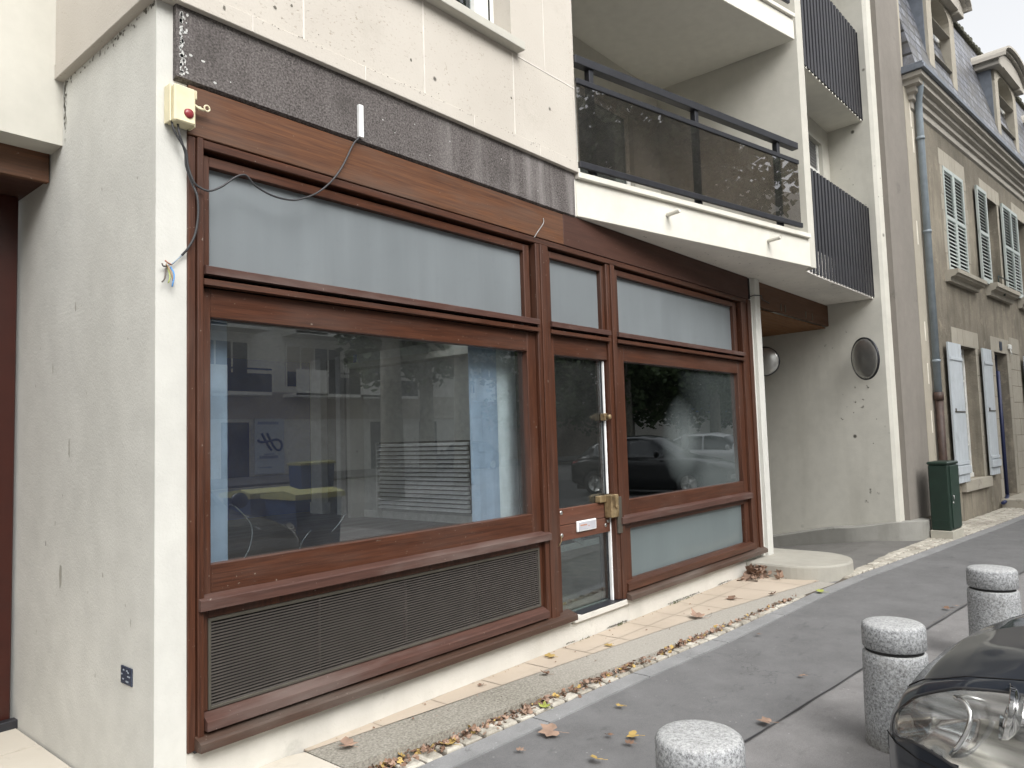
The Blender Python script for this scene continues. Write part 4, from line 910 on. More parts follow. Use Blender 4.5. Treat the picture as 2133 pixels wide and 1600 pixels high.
# ------------------------------------------------------------------ fallen leaves
def leaf_mesh(rnd, s):
    """plane-tree leaf: five pointed lobes, curled; returns list of verts"""
    lobes = [(-150, .45), (-100, .7), (-50, .85), (0, 1.0), (50, .85), (100, .7), (150, .45)]
    out = []
    for i, (a, l) in enumerate(lobes):
        l *= rnd.uniform(.8, 1.15)
        out.append((R(a), l*s)); 
        if i < len(lobes)-1: out.append((R((a+lobes[i+1][0])/2), s*.6))
    return out
def add_leaf(mb, p, s, rnd, tilt=.35, mi=0, yaw_=None):
    o = leaf_mesh(rnd, s); a0 = rnd.uniform(0, 6.28) if yaw_ is None else yaw_
    nrm = Vector((rnd.gauss(0, tilt), rnd.gauss(0, tilt), 1)).normalized(); q = nrm.to_track_quat('Z', 'Y').to_matrix() @ Matrix.Rotation(a0, 3, 'Z')
    cu = rnd.uniform(.2, 1.4)/s*.5; curl = rnd.uniform(-.5, 1.2)
    def w(x, y): return Vector(p)+q @ Vector((x, y, cu*(x*x*curl+y*y)*1.0))
    c = mb.bm.verts.new(w(0, 0)); V = [mb.bm.verts.new(w(r_*math.cos(a), r_*math.sin(a))) for a, r_ in o]
    for A, B in zip(V, V[1:]):
        f = mb.bm.faces.new((c, A, B)); f.material_index = mi
LG = 'fallen plane leaves lying one by one'
rnd = random.Random(11)
leafspots = [((3.18, -.80), .085, 'C', 'large dry brown leaf lying on the dark pavement near the kerb stones'), ((3.69, -.90), .035, 'B', 'small yellow leaf on the pavement just off the kerb'),
 ((3.39, -1.175), .05, 'B', 'pale yellow brown leaf on the pavement left of the nearest bollard'), ((3.29, -1.203), .035, 'A', 'thin curled brown leaf left of the nearest bollard'),
 ((3.317, -1.06), .028, 'A', 'tiny brown leaf scrap left of the nearest bollard'), ((2.91, -.80), .03, 'C', 'small pinkish leaf below the kerb near the bottom edge'),
 ((3.048, -1.171), .05, 'B', 'bright yellow leaf at the bottom edge left of the nearest bollard'), ((3.93, -1.66), .055, 'C', 'tan leaf lying on the joint right of the nearest bollard'),
 ((6.98, -1.96), .04, 'A', 'small brown leaf behind the middle bollard'), ((7.1, -1.99), .03, 'C', 'second small leaf behind the middle bollard'), ((5.47, -.98), .03, 'A', 'tiny dark leaf far along the kerb'),
 ((4.094, -.075), .06, 'B', 'yellow leaf leaning on the white plinth below the grille'), ((4.544, -.26), .045, 'B', 'small yellow leaf on the tile edge below the door'),
 ((3.789, -.29), .045, 'A', 'brown leaf in the middle of the concrete edging'), ((3.397, -.09), .03, 'A', 'small dark leaf at the foot of the plinth below the grille'),
 ((2.33, -.15), .07, 'C', 'large orange tan leaf on the left end of the concrete edging'), ((5.62, -.42), .085, 'C', 'dry leaf on the tiles to the right of the door step'),
 ((6.42, -.37), .075, 'A', 'reddish brown leaf on the tiles below the right window'), ((6.75, -.59), .05, 'C', 'small curled leaf near the tile edge close to the round step'), ((7.06, -.93), .06, 'D', 'yellow green leaf on the setts near the round step'),
 ((4.75, -1.56), .03, 'C', 'pale speck of leaf in the middle of the pavement'), ((8.3, -.35), .04, 'A', 'small brown leaf on top of the round step'), ((2.75, -.45), .07, 'B', 'yellow leaf in the leaf litter by the bottom edge'), ((3.42, -.56), .05, 'D', 'green yellow leaf in the gutter litter'), ((3.30, -.53), .05, 'C', 'orange leaf in the gutter litter')]
for (x, y), s, k, l in leafspots:
    if y > concout(x): z = TZ+.004
    elif y > -.9 and 7.6 < x < 8.6: z = .22
    else: z = gz(x)+.022
    m1 = MB(); add_leaf(m1, (x, y, z+s*.12), s, rnd, .12); m1.tube([(x, y, z+s*.12), (x+s*.3, y-s*.6, z+.004), (x+s*.4, y-s*1.0, z+.006)], .0012, 4)
    thing('fallen_leaf', m1, M['leaf'+k], l, 'leaf', LG, (x, y, z))
m1 = MB()
for i in range(1050):   # litter drifted against the concrete edging
    x = 2.2+4.6*rnd.random()**1.25; w = .15 if x < 4.6 else .09
    y = concout(x)-.005-abs(rnd.gauss(0, w*.24)); s = rnd.uniform(.007, .026)
    if x > 5.2 and rnd.random() < .4: continue
    if mnoise.noise(Vector((x*2.3, 0, 0))) < -.25 and rnd.random() < .7: continue
    add_leaf(m1, (x, y, gz(x)+.016+rnd.uniform(0, .03)), s, rnd, .6, rnd.choice((0, 0, 0, 0, 1, 1, 1, 2)))
for i in range(110):
    x = rnd.uniform(2.3, 8); y = rnd.uniform(tileout(x)-.2, -.01) if rnd.random() < .5 else -.015-abs(rnd.gauss(0, .02)); add_leaf(m1, (x, y, TZ+.006), rnd.uniform(.004, .012), rnd, .4, rnd.choice((0, 1)))
o = m1.build('leaf_litter', [M['leafA'], M['leafC'], M['leafB']], None, (4, -.5, 0)); tag(o, 'brown leaf litter gathered along the foot of the concrete edging', 'leaf litter', kind='stuff')
m1 = MB()
for i in range(75):
    x = rnd.gauss(7.50, .10); y = -.06-abs(rnd.gauss(0, .10)); add_leaf(m1, (x, y, TZ+.012+rnd.uniform(0, .1)*max(0, 1-abs(x-7.5)/.25)), rnd.uniform(.04, .075), rnd, .7, rnd.choice((0, 1, 1)))
o = m1.build('leaf_pile', [M['leafA'], M['leafC']], None, (7.5, -.1, TZ)); tag(o, 'pile of dry brown leaves blown against the round step', 'leaf pile', kind='stuff')
m1 = MB()   # weeds at the wall foot
for cx, n, sp in ((6.02, 26, .05), (6.3, 12, .1), (5.1, 14, .03), (4.6, 8, .04)):
    for i in range(n):
        x = cx+rnd.gauss(0, sp); a = rnd.uniform(0, 6.28); h = rnd.uniform(.008, .03)
        m1.quad((x, -.012, TZ), (x+.006, -.014, TZ), (x+.004+.01*math.cos(a), -.02+.012*math.sin(a), TZ+h), (x+.01*math.cos(a), -.02+.012*math.sin(a), TZ+h))
o = m1.build('moss', plain('moss', (.07, .09, .025), .9), None, (5.5, 0, TZ)); tag(o, 'small green moss tufts in the crack below the plinth', 'moss', kind='stuff')
m1 = MB(); m1.tube(smooth([(4.55, -2.02, gz(4.5)+.016), (4.75, -2.09, gz(4.7)+.018), (4.95, -2.2, gz(4.9)+.016)]), .004, 5)
thing('twig', m1, plain('reddish_twig', (.16, .08, .06), .8), 'thin reddish twig lying left of the middle bollard', 'twig')

# ------------------------------------------------------------------ dirt that has a shape of its own: mildew spots, chipped paint
def blob(mb, c, u, v, r, rnd, mi=0, el=1.0):
    c = Vector(c); u = Vector(u); v = Vector(v); n = rnd.randint(6, 9)
    pts = [c+u*math.cos(6.283*i/n)*r*rnd.uniform(.45, 1.1)+v*math.sin(6.283*i/n)*r*el*rnd.uniform(.45, 1.1) for i in range(n)]
    f = mb.bm.faces.new([mb.bm.verts.new(p) for p in pts]); f.material_index = mi
rnd = random.Random(21); m1 = MB(); Y, Z, X = (0, 1, 0), (0, 0, 1), (1, 0, 0)
for i in range(95):
    y = rnd.uniform(.02, 1.13); blob(m1, (1.4555, y, 3.638-abs(rnd.gauss(0, .018))), Y, Z, rnd.uniform(.002, .011), rnd, rnd.choice((0, 0, 1)), rnd.uniform(.5, 1.5))
for i in range(60):
    z = rnd.uniform(3.30, 3.62); blob(m1, (1.4555, 1.135-abs(rnd.gauss(0, .02)), z), Y, Z, rnd.uniform(.002, .012), rnd, rnd.choice((0, 1)), rnd.uniform(1, 2.5))
for i in range(26): blob(m1, (1.4555, rnd.uniform(.15, 1.6), rnd.uniform(.4, 3.3)), Y, Z, rnd.uniform(.002, .006), rnd, rnd.choice((0, 1, 1)), rnd.uniform(1, 4))
for y, z, r, e in ((.93, 2.35, .010, 3.5), (1.25, 2.05, .009, 4), (1.0, 1.6, .012, 5), (.6, 2.9, .007, 1.5), (1.1, .95, .02, 5), (.55, 1.0, .008, 2.5)): blob(m1, (1.4553, y, z), Y, Z, r, rnd, 1, e)
o = m1.build('mildew_spot', [plain('mildew_dark', (.12, .11, .09), .9), plain('mildew_grey', (.33, .32, .28), .9)], AB, AB.location); o.location = (0, 0, 0); o['kind'] = 'stuff'
m1 = MB()
for i in range(90):
    x = rnd.choice((rnd.uniform(1.9, 2.9), rnd.uniform(2.7, 4.6), rnd.uniform(3.0, 4.2))); blob(m1, (x, SY-.0095, 3.728-abs(rnd.gauss(0, .012))), X, Z, rnd.uniform(.002, .006), rnd, 0, .7)
for i in range(35): blob(m1, (rnd.uniform(1.45, 4.65), SY-.0012, 3.732+abs(rnd.gauss(0, .05))), X, Z, rnd.uniform(.0015, .005), rnd, rnd.choice((0, 1)), 1)
for i in range(25): blob(m1, (rnd.uniform(1.6, 4.6), SY-.0012, rnd.uniform(3.8, 5)), X, Z, rnd.uniform(.002, .005), rnd, 1, 1.3)
for x, z in ((2.13, 3.88), (2.03, 3.83), (3.9, 3.98), (2.96, 3.9), (1.75, 3.70), (2.62, 4.2)): blob(m1, (x, SY-.0095 if z < 3.72 else SY-.0012, z), X, Z, .011, rnd, 0, 1.2)
o = m1.build('wall_pitting', [bpy.data.materials['mildew_dark'], bpy.data.materials['mildew_grey']], AB, AB.location); o.location = (0, 0, 0); o['kind'] = 'stuff'
m1 = MB()
for i in range(85):
    z = rnd.uniform(3.31, 3.62); blob(m1, (1.552+abs(rnd.gauss(0, .012)), -.0315, z), X, Z, rnd.uniform(.002, .009), rnd, 0, rnd.uniform(.8, 2.2))
for x, z in ((1.60, 3.42), (1.66, 3.415), (1.575, 3.52), (1.72, 3.33), (1.585, 3.33)): blob(m1, (x, -.0315, z), X, Z, .012, rnd, 0, .6)
for x, z in ((2.75, 3.47), (3.0, 3.52), (2.84, 3.42), (3.3, 3.5), (3.12, 3.36), (4.2, 3.39), (1.80, 3.36), (3.8, 3.52)): blob(m1, (x, -.0315, z), X, Z, .005, rnd, 0, 1)
o = m1.build('paint_chip', plain('chipped_white_paint', (.48, .48, .46), .8), AB, AB.location); o.location = (0, 0, 0); o['kind'] = 'stuff'
m1 = MB()
for i in range(70):
    t = rnd.uniform(.2, 3.3); x, y = bp(t, -.1-rnd.uniform(0, .5)); blob(m1, (x, y, 3.3012), X, Y, rnd.uniform(.003, .012), rnd, 1, 1)
for i in range(30): blob(m1, (rnd.uniform(8.3, 10.5), rnd.uniform(-.5, -.1), 3.3012), X, Y, rnd.uniform(.004, .014), rnd, 1, 1)
o = m1.build('soffit_spot', [bpy.data.materials['mildew_dark'], bpy.data.materials['mildew_grey']], AB, AB.location); o.location = (0, 0, 0); o['kind'] = 'stuff'
m1 = MB(); W0 = Vector((10.676, -.726, 0)); Wd = (Vector((10.955, 1.1, 0))-W0).normalized(); Wn = Vector((-Wd.y, Wd.x, 0))
for s_, z, r in ((.35, 1.85, .02), (.43, 1.93, .015), (.32, 1.95, .012), (.62, 1.70, .02), (.25, 2.12, .018), (.42, 2.13, .012), (.3, .73, .022), (.37, .58, .02), (.2, .70, .012), (.9, 2.6, .01), (.8, 2.75, .012), (.7, 2.7, .008), (.5, 2.9, .01)):
    for k in range(7): p = W0+Wd*(s_+rnd.gauss(0, r*.5))+Wn*.0015; blob(m1, (p.x, p.y, z+rnd.gauss(0, r*.5)), Wd, Z, r*rnd.uniform(.25, .7), rnd, rnd.choice((0, 1, 1)), 1)
o = m1.build('stain', [bpy.data.materials['mildew_dark'], bpy.data.materials['mildew_grey']], AB, AB.location); o.location = (0, 0, 0); o['kind'] = 'stuff'
m1 = MB()   # black crack line and small gaps along the plinth foot
for x0_, x1_ in ((4.93, 5.22), (5.9, 6.5), (4.4, 4.5), (6.9, 7.2)):
    x = x0_
    while x < x1_: blob(m1, (x, -.0008, TZ+.008+rnd.uniform(0, .008)), X, Z, rnd.uniform(.006, .014), rnd, 0, .6); x += .012
o = m1.build('plinth_crack', bpy.data.materials['mildew_dark'], AB, AB.location); o.location = (0, 0, 0); o['kind'] = 'stuff'

# ------------------------------------------------------------------ old stone house (local frame: s along the street, y inwards, z up)
HS = empty('old_house', (10.66, -.85, 0), 'old grey rendered stone house with slate mansard roof and pale shutters', 'house', rz=R(-5.4))
def Hb(name, mb, mat, par=HS, **k): return mb.build(name, mat, par, local=True, **k)
ops = [(2.72, 3.72, 4.00, 5.70), (5.02, 5.98, 4.06, 5.72), (7.35, 8.3, 4.06, 5.75), (2.72, 3.80, .70, 2.83), (4.98, 5.88, .27, 2.85), (7.6, 8.6, .8, 2.85), (9.9, 10.9, 4.06, 5.75), (9.9, 10.9, .8, 2.85), (12.4, 13.4, 4.06, 5.75), (12.4, 13.4, .8, 2.85)]
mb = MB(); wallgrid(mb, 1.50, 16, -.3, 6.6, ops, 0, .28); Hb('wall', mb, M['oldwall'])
mb = MB(); mb.box(1.5, 16, .29, .36, -.3, 6.5); Hb('dark_interior', mb, M['darkinside'])
def surround(o, door=False, top=.27, jw=.2):
    m1 = MB(); a, b, c, d = o; x = a-jw*1.0; rnd = random.Random(int(a*10+c))
    n = 5 if not door else 4; w = (b-a+2*jw)/n   # lintel voussoirs
    for i in range(n): m1.box(x+w*i+.003, x+w*(i+1)-.003, -.005-rnd.uniform(0, .004), .02, d, d+top, .003)
    z = c
    while z < d-.05:
        h = min(rnd.uniform(.26, .4), d-z); e = rnd.uniform(.0, .12)
        m1.box(a-jw+.06-e*.5, a-.001, -.005-rnd.uniform(0, .003), .26, z+.003, z+h-.003, .003); m1.box(b+.001, b+jw-.06+e, -.005-rnd.uniform(0, .003), .26, z+.003, z+h-.003, .003); z += h
    return Hb('stone_surround', m1, M['oldstone'])
for i, o in enumerate(ops): surround(o, i == 4)
mb = MB(); rq = random.Random(9)
for zz in np.arange(.1, 2.9, .31):
    x = 6.09+rq.uniform(-.0, .02)
    while x < 6.85: w_ = rq.uniform(.25, .5); mb.box(x, min(x+w_-.008, 6.87), -.006-rq.uniform(0, .006), .02, zz, zz+.302, .004); x += w_

Hb('door_pier', mb, M['oldstone'])
def win(a, b, c, d, y=.17):
    m1 = MB(); m1.box(a, a+.06, y, y+.05, c, d, .004); m1.box(b-.06, b, y, y+.05, c, d, .004); m1.box(a, b, y, y+.05, d-.06, d); m1.box(a, b, y-.02, y+.05, c, c+.07, .004); mid = (a+b)/2; m1.box(mid-.05, mid+.05, y-.01, y+.05, c, d, .004)
    for k in (1, 2, 3): z = c+(d-c)*k/4; m1.box(a, b, y+.01, y+.04, z-.014, z+.014)
    w_ = Hb('window', m1, M['winwhite']); g_ = MB(); g_.box(a, b, y+.02, y+.026, c, d); g_.build('pane', M['wglass'], w_, local=True); return w_
for i, o in enumerate(ops):
    if i != 4: win(*o)
def sill(a, b, z0, z1, p, steps=True, mat='oldstone'):
    m1 = MB()
    prof = [(0, z0), (-p*.35, z0), (-p*.45, z0+(z1-z0)*.35), (-p*.8, z0+(z1-z0)*.45), (-p*.85, z0+(z1-z0)*.6), (-p, z0+(z1-z0)*.65), (-p, z1), (0.05, z1)] if steps else [(0, z0), (-p, z0), (-p, z1), (.05, z1)]
    m1.xprism(prof, a, b); Hb('stone_sill', m1, M[mat])
sill(2.42, 4.06, 3.80, 3.975, .19); sill(4.75, 6.4, 3.84, 4.05, .19); sill(7.1, 8.7, 3.84, 4.05, .19); sill(9.6, 11.2, 3.84, 4.05, .19); sill(12.1, 13.7, 3.84, 4.05, .19)
sill(2.48, 3.98, .545, .705, .07, False); sill(7.3, 8.9, .6, .78, .07, False); sill(9.6, 11.2, .6, .78, .07, False)
def louvred(x0, x1, z0, z1, y0=-.055, cols=1, th=.035, n=26):
    m1 = MB(); w = (x1-x0); st = .045
    xs = [x0+w*i/cols for i in range(cols+1)]
    for i, x in enumerate(xs): a = x if i == 0 else x-st/2-(.0 if i < cols else st/2); m1.box(max(x0, a), min(x1, a+st), y0, y0+th, z0, z1, .003)
    zm = z0+(z1-z0)*.52
    for za, zb in ((z0, z0+.07), (zm-.025, zm+.025), (z1-.06, z1)): m1.box(x0, x1, y0+.002, y0+th-.002, za, zb)
    for lo, hi in ((z0+.07, zm-.025), (zm+.025, z1-.06)):
        k = n//2; h = (hi-lo)/k
        for j in range(k):
            z = lo+h*j
            m1.xprism([(y0+.004, z), (y0+.004, z+.009), (y0+th-.004, z+h*.72), (y0+th-.004, z+h*.55)], x0+st*.5, x1-st*.5)
    o = Hb('shutter', m1, M['louvre']); g_ = MB(); g_.box(x0+.01, x1-.01, y0+th, y0+th+.003, z0+.02, z1-.02); g_.build('dark_backing', M['black'], o, local=True); return o
louvred(2.66, 3.195, 3.98, 5.70, -.02); louvred(3.205, 3.74, 3.98, 5.70, -.02)
louvred(4.36, 4.97, 4.03, 5.74, -.075, th=.04); louvred(6.08, 6.75, 4.03, 5.76, -.075, th=.04); louvred(6.72, 7.28, 4.03, 5.76, -.07); louvred(8.4, 8.95, 4.03, 5.76, -.07)
def plank_shutter(x0, x1, z0, z1, hinge):
    m1 = MB(); n = 4
    for i in range(n): m1.box(x0+(x1-x0)*i/n+.0015, x0+(x1-x0)*(i+1)/n-.0015, -.085, -.055, z0, z1, .003)
    s_ = Hb('shutter', m1, M['shutter'])
    for za, zb, ya, xa in ((z0+.27, z0+.32, -.10, x0+.02), (z1-.27, z1-.22, -.10, x0+.02), (z0+.13, z0+.25, -.112, x0)):
        m1 = MB(); m1.box(xa, x1-.005, ya, -.0855, za, zb, .004); m1.build('cross_bar', M['shutter'], s_, local=True)
    m1 = MB(); zm = (z0+z1)/2+.0; m1.box(x0+.1, x1-.02, -.094, -.086, zm, zm+.018); m1.box(x0+.12, x0+.145, -.10, -.0862, zm, zm+.06); m1.build('latch', M['tarn'], s_, local=True)
plank_shutter(2.02, 2.66, .70, 2.82, 1); plank_shutter(3.90, 4.44, .72, 2.84, 0); plank_shutter(6.88, 7.5, .74, 2.86, 0); plank_shutter(8.7, 9.3, .74, 2.86, 0)
mb = MB(); mb.box(4.98, 5.10, .16, .22, .27, 2.85, .004); mb.box(5.76, 5.88, .16, .22, .27, 2.85); mb.box(5.1, 5.76, .17, .21, .27, 1.1); mb.box(5.1, 5.76, .17, .21, 1.12, 2.85)
Hb('front_door', mb, plain('dark_blue_door', (.025, .03, .06), .4))
mb = MB(); mb.tube([(5.03, -.03, .30), (5.03, -.03, 2.50)], .028, 10); mb.tube([(5.03, -.03, 1.9), (5.10, -.0, 1.92)], .03, 8); mb.tube([(5.03, -.03, .30), (4.8, -.05, .22), (4.55, -.06, .21)], .03, 8)
Hb('blue_pipe', mb, plain('dark_blue_pipe', (.018, .025, .075), .4))
mb = MB(); mb.box(4.75, 6.3, -.42, .28, .05, .26, .02, seg=2); Hb('doorstep', mb, M['oldstone'])
mb = MB(); mb.box(5.36, 5.52, -.018, -.006, 2.90, 3.06, .002); Hb('house_number_plate', mb, M['blueplate'])
mb = MB(); mb.box(5.95, 6.1, -.05, -.006, 2.95, 3.04, .01); mb.tube([(6.03, -.03, 2.95), (6.03, -.05, 2.85)], .012, 6); Hb('door_lamp', mb, M['winwhite'])
fb = MB(); fb.box(5.1, 5.9, -.10, .08, 4.06, 4.10); fb.tube([(5.15, -.12, 4.06), (5.15, -.12, 4.22), (5.9, -.12, 4.22)], .012, 6); fb.tube([(5.4, -.1, 4.1), (5.45, -.14, 3.98), (5.5, -.12, 3.9)], .02, 6)
Hb('window_bracket', fb, plain('dark_green_iron', (.02, .035, .028), .5))
# white plaster marks on the pale strip, the strip itself and the raw gable wall beside it
mb = MB(); mb.box(.155, 1.06, .0, .5, .33, 12); Hb('gable_wall', mb, M['gable'])
mb = MB(); mb.box(1.062, 1.498, -.005, .5, -.2, 6.5); mb.box(1.0, 1.2, .02, .6, 6.5, 12); Hb('pale_strip', mb, M['quoin'])
for z0, z1, s_ in ((5.96, 6.34, 1.30), (5.58, 5.94, 1.34), (4.19, 4.54, 1.235), (2.79, 3.07, 1.275), (2.17, 2.47, 1.275), (1.47, 1.79, 1.29)):
    m1 = MB(); m1.box(s_-.022, s_+.022, -.008, .0, z0, z1, .002); Hb('plaster_mark', m1, M['palemark'])
# cornice: stepped mouldings with a return at the left end, gutter above
def cornice():
    prof = [(.02, 6.20), (-.03, 6.24), (-.035, 6.33), (-.075, 6.35), (-.08, 6.41), (-.13, 6.44), (-.135, 6.50), (-.20, 6.52), (-.205, 6.58), (-.255, 6.60), (-.26, 6.665), (.02, 6.665)]
    m1 = MB(); x1 = 17; L = []; Rr = []
    s0 = 1.06+.26
    A = [m1.bm.verts.new((s0+p, p, z)) for p, z in prof]; B = [m1.bm.verts.new((x1, p, z)) for p, z in prof]; C = [m1.bm.verts.new((s0+p, .5, z)) for p, z in prof]
    n = len(prof)
    for i in range(n): m1.bm.faces.new((A[i], A[(i+1) % n], B[(i+1) % n], B[i])); m1.bm.faces.new((A[(i+1) % n], A[i], C[i], C[(i+1) % n]))
    bmesh.ops.recalc_face_normals(m1.bm, faces=m1.bm.faces); Hb('cornice', m1, M['cornice'])
cornice()
mb = MB(); mb.box(1.02, 17, -.31, -.19, 6.672, 6.735, .004); mb.box(1.02, 1.13, -.189, .5, 6.672, 6.735); mb.box(1.04, 17, -.285, -.1, 6.738, 6.78, .004); mb.box(1.04, 1.13, -.10, .5, 6.738, 6.78)
Hb('gutter', mb, M['zinc'])
# mansard roof
def roof():
    m1 = MB(); a, b = 1.25, 17
    Z0, Z1, y0, y1 = 6.74, 9.35, -.16, .42
    m1.prism([(y0, Z0), (y1, Z1), (3.5, Z1+1.2), (3.5, Z0)], lambda p, q, t: (t, p, q), a, b)
    Hb('roof', m1, M['slate'])
    m1 = MB(); m1.box(a, b, y1-.07, y1+.05, Z1-.02, Z1+.05, .01)
    for i in range(60): x = 5+i*.2; m1.box(x, x+.1, y1-.085, y1, Z1-.03, Z1+.03+.02*((i*7) % 3), .006)
    Hb('roof_edge', m1, plain('mossy_ridge', (.07, .07, .05), .9))
roof()
def dormer(s0, s1, z1=8.55):
    c = (s0+s1)/2; y = -.05
    m1 = MB(); jw = .24; z0 = 6.75
    m1.box(s0, s0+jw, y, .5, z0, z1, .006); m1.box(s1-jw, s1, y, .5, z0, z1, .006)
    for z in (z0+.75, z0+1.35): m1.box(s0-.002, s1+.002, y+.004, .1, z, z+.006)
    n = 12; o = []
    for i in range(n+1): t = math.pi*(1-i/n); o.append((c+(s1-s0-2*jw)/2*math.cos(t), z1-.25+.25*math.sin(t)))
    poly = [(s0, z1-.25), (s0, z1+.12), (s1, z1+.12), (s1, z1-.25)] + o[::-1]
    m1.prism(poly, lambda p, q, t: (p, t, q), y+.002, .45); d = Hb('dormer', m1, M['oldstone'])
    m1 = MB(); r = (s1-s0)/2+.16
    for k, (dr, p) in enumerate(((.0, .12), (.06, .18), (.12, .25))):   # segmental hood, stepped out
        P1 = []; P2 = []
        for i in range(17):
            t = math.pi*(1-i/16); P1.append((c+(r+dr*.5)*math.cos(t), z1+.1+(.28+dr)*math.sin(t)))
        poly = P1 + [(c+(r+dr*.5)-.0, z1+.04), (c-(r+dr*.5), z1+.04)] if k == 0 else P1+[(c+(r+dr*.5)*math.cos(math.pi*(i/16))*.97, z1+.1+(.28+dr-.05)*math.sin(math.pi*i/16)) for i in range(17)]
        m1.prism(poly, lambda p_, q_, t: (p_, t, q_), y-p, .5)
    m1.box(c-r, c-r+.3, y-.13, .5, z1-.02, z1+.10, .01); m1.box(c+r-.3, c+r, y-.13, .5, z1-.02, z1+.10, .01)
    m1.build('hood', M['cornice'], d, local=True)
    m1 = MB(); a, b = s0+jw, s1-jw; m1.box(a, a+.07, .12, .17, z0, z1-.05); m1.box(b-.07, b, .12, .17, z0, z1-.05); m1.box(c-.05, c+.05, .12, .17, z0, z1-.05); m1.box(a, b, .12, .17, z0, z0+.12)
    m1.build('frame', M['winwhite'], d, local=True)
    m1 = MB(); m1.box(a, b, .155, .16, z0, z1); m1.build('pane', M['wglass'], d, local=True)
    m1 = MB(); m1.box(a, b, .3, .4, z0, z1); m1.build('dark_room', M['darkinside'], d, local=True)
    m1 = MB(); m1.box(s0-.03, s0-.001, .0, .6, z0, z1+.1); m1.build('lead_flashing', M['zinc'], d, local=True)
dormer(2.30, 3.75); dormer(6.40, 8.10); dormer(10.6, 12.2)
# drainpipe with cast iron foot
mb = MB(); mb.tube([(1.30, -.16, 6.64), (1.30, -.155, 6.5), (1.42, -.09, 6.36), (1.46, -.075, 6.2), (1.43, -.075, 2.03)], .05, 14)
for z in (5.8, 4.40, 2.50): mb.lathe([(.05, z-.02), (.058, z-.02), (.058, z+.02), (.05, z+.02)], (1.445 if z > 3 else 1.433, -.075, 0), 16)
dp = Hb('drainpipe', mb, M['pipegrey']); m1 = MB(); m1.tube([(1.43, -.075, 2.05), (1.43, -.075, .1)], .056, 14); m1.lathe([(.056, 1.93), (.066, 1.93), (.066, 2.05), (.056, 2.05)], (1.43, -.075, 0), 16); m1.build('pipe_foot', M['pipebrown'], dp, local=True)

# ------------------------------------------------------------------ cars
def carbody(x, t, L=3.95):
    """surface of the car: x 0 (nose) .. L (tail), t 0 (sill) .. 1 (centre line top); returns half width y and z"""
    wmax = float(np.interp(x, [0, .06, .16, .32, .55, .9, 3.3, 3.7, 3.9, 3.95], [.50, .60, .695, .765, .815, .845, .845, .80, .74, .70]))
    top = float(np.interp(x, [0, .05, .13, .25, .45, .75, 1.05, 1.25, 1.75, 2.1, 3.0, 3.5, 3.8, 3.95], [.60, .68, .745, .80, .86, .915, .95, 1.02, 1.38, 1.45, 1.43, 1.25, 1.0, .85]))
    sh = float(np.interp(x, [0, .06, .15, .3, .6, 1.0, 2, 3.4, 3.95], [.52, .60, .67, .735, .80, .845, .88, .90, .80]))
    cab = float(np.interp(x, [0, 1.05, 1.25, 1.8, 3.2, 3.8, 3.95], [0, 0, .3, 1, 1, .3, 0]))
    zb = float(np.interp(x, [0, .2, .5, 3.6, 3.95], [.22, .19, .2, .22, .3]))
    P_ = [(wmax*.90, zb), (wmax*.985, .34), (wmax, .50), (wmax*.995, sh-.09), (wmax*.955, sh-.01), (wmax*(.86-.0*cab), sh+(.035 if cab < .1 else .06*cab+.035*(1-cab))),
          (wmax*(.66+.10*cab), sh+(top-sh)*(.66 if cab < .1 else .72)), (wmax*(.42+.2*cab), sh+(top-sh)*(.86+.06*cab)), (wmax*.2, top-.006), (0, top)]
    u = t*(len(P_)-1); i = min(int(u), len(P_)-2); f = u-i
    a = P_[max(i-1, 0)]; b = P_[i]; c = P_[i+1]; d = P_[min(i+2, len(P_)-1)]
    q = [.5*((2*b[k])+(-a[k]+c[k])*f+(2*a[k]-5*b[k]+4*c[k]-d[k])*f*f+(-a[k]+3*b[k]-3*c[k]+d[k])*f**3) for k in (0, 1)]
    return max(0, q[0]), q[1]
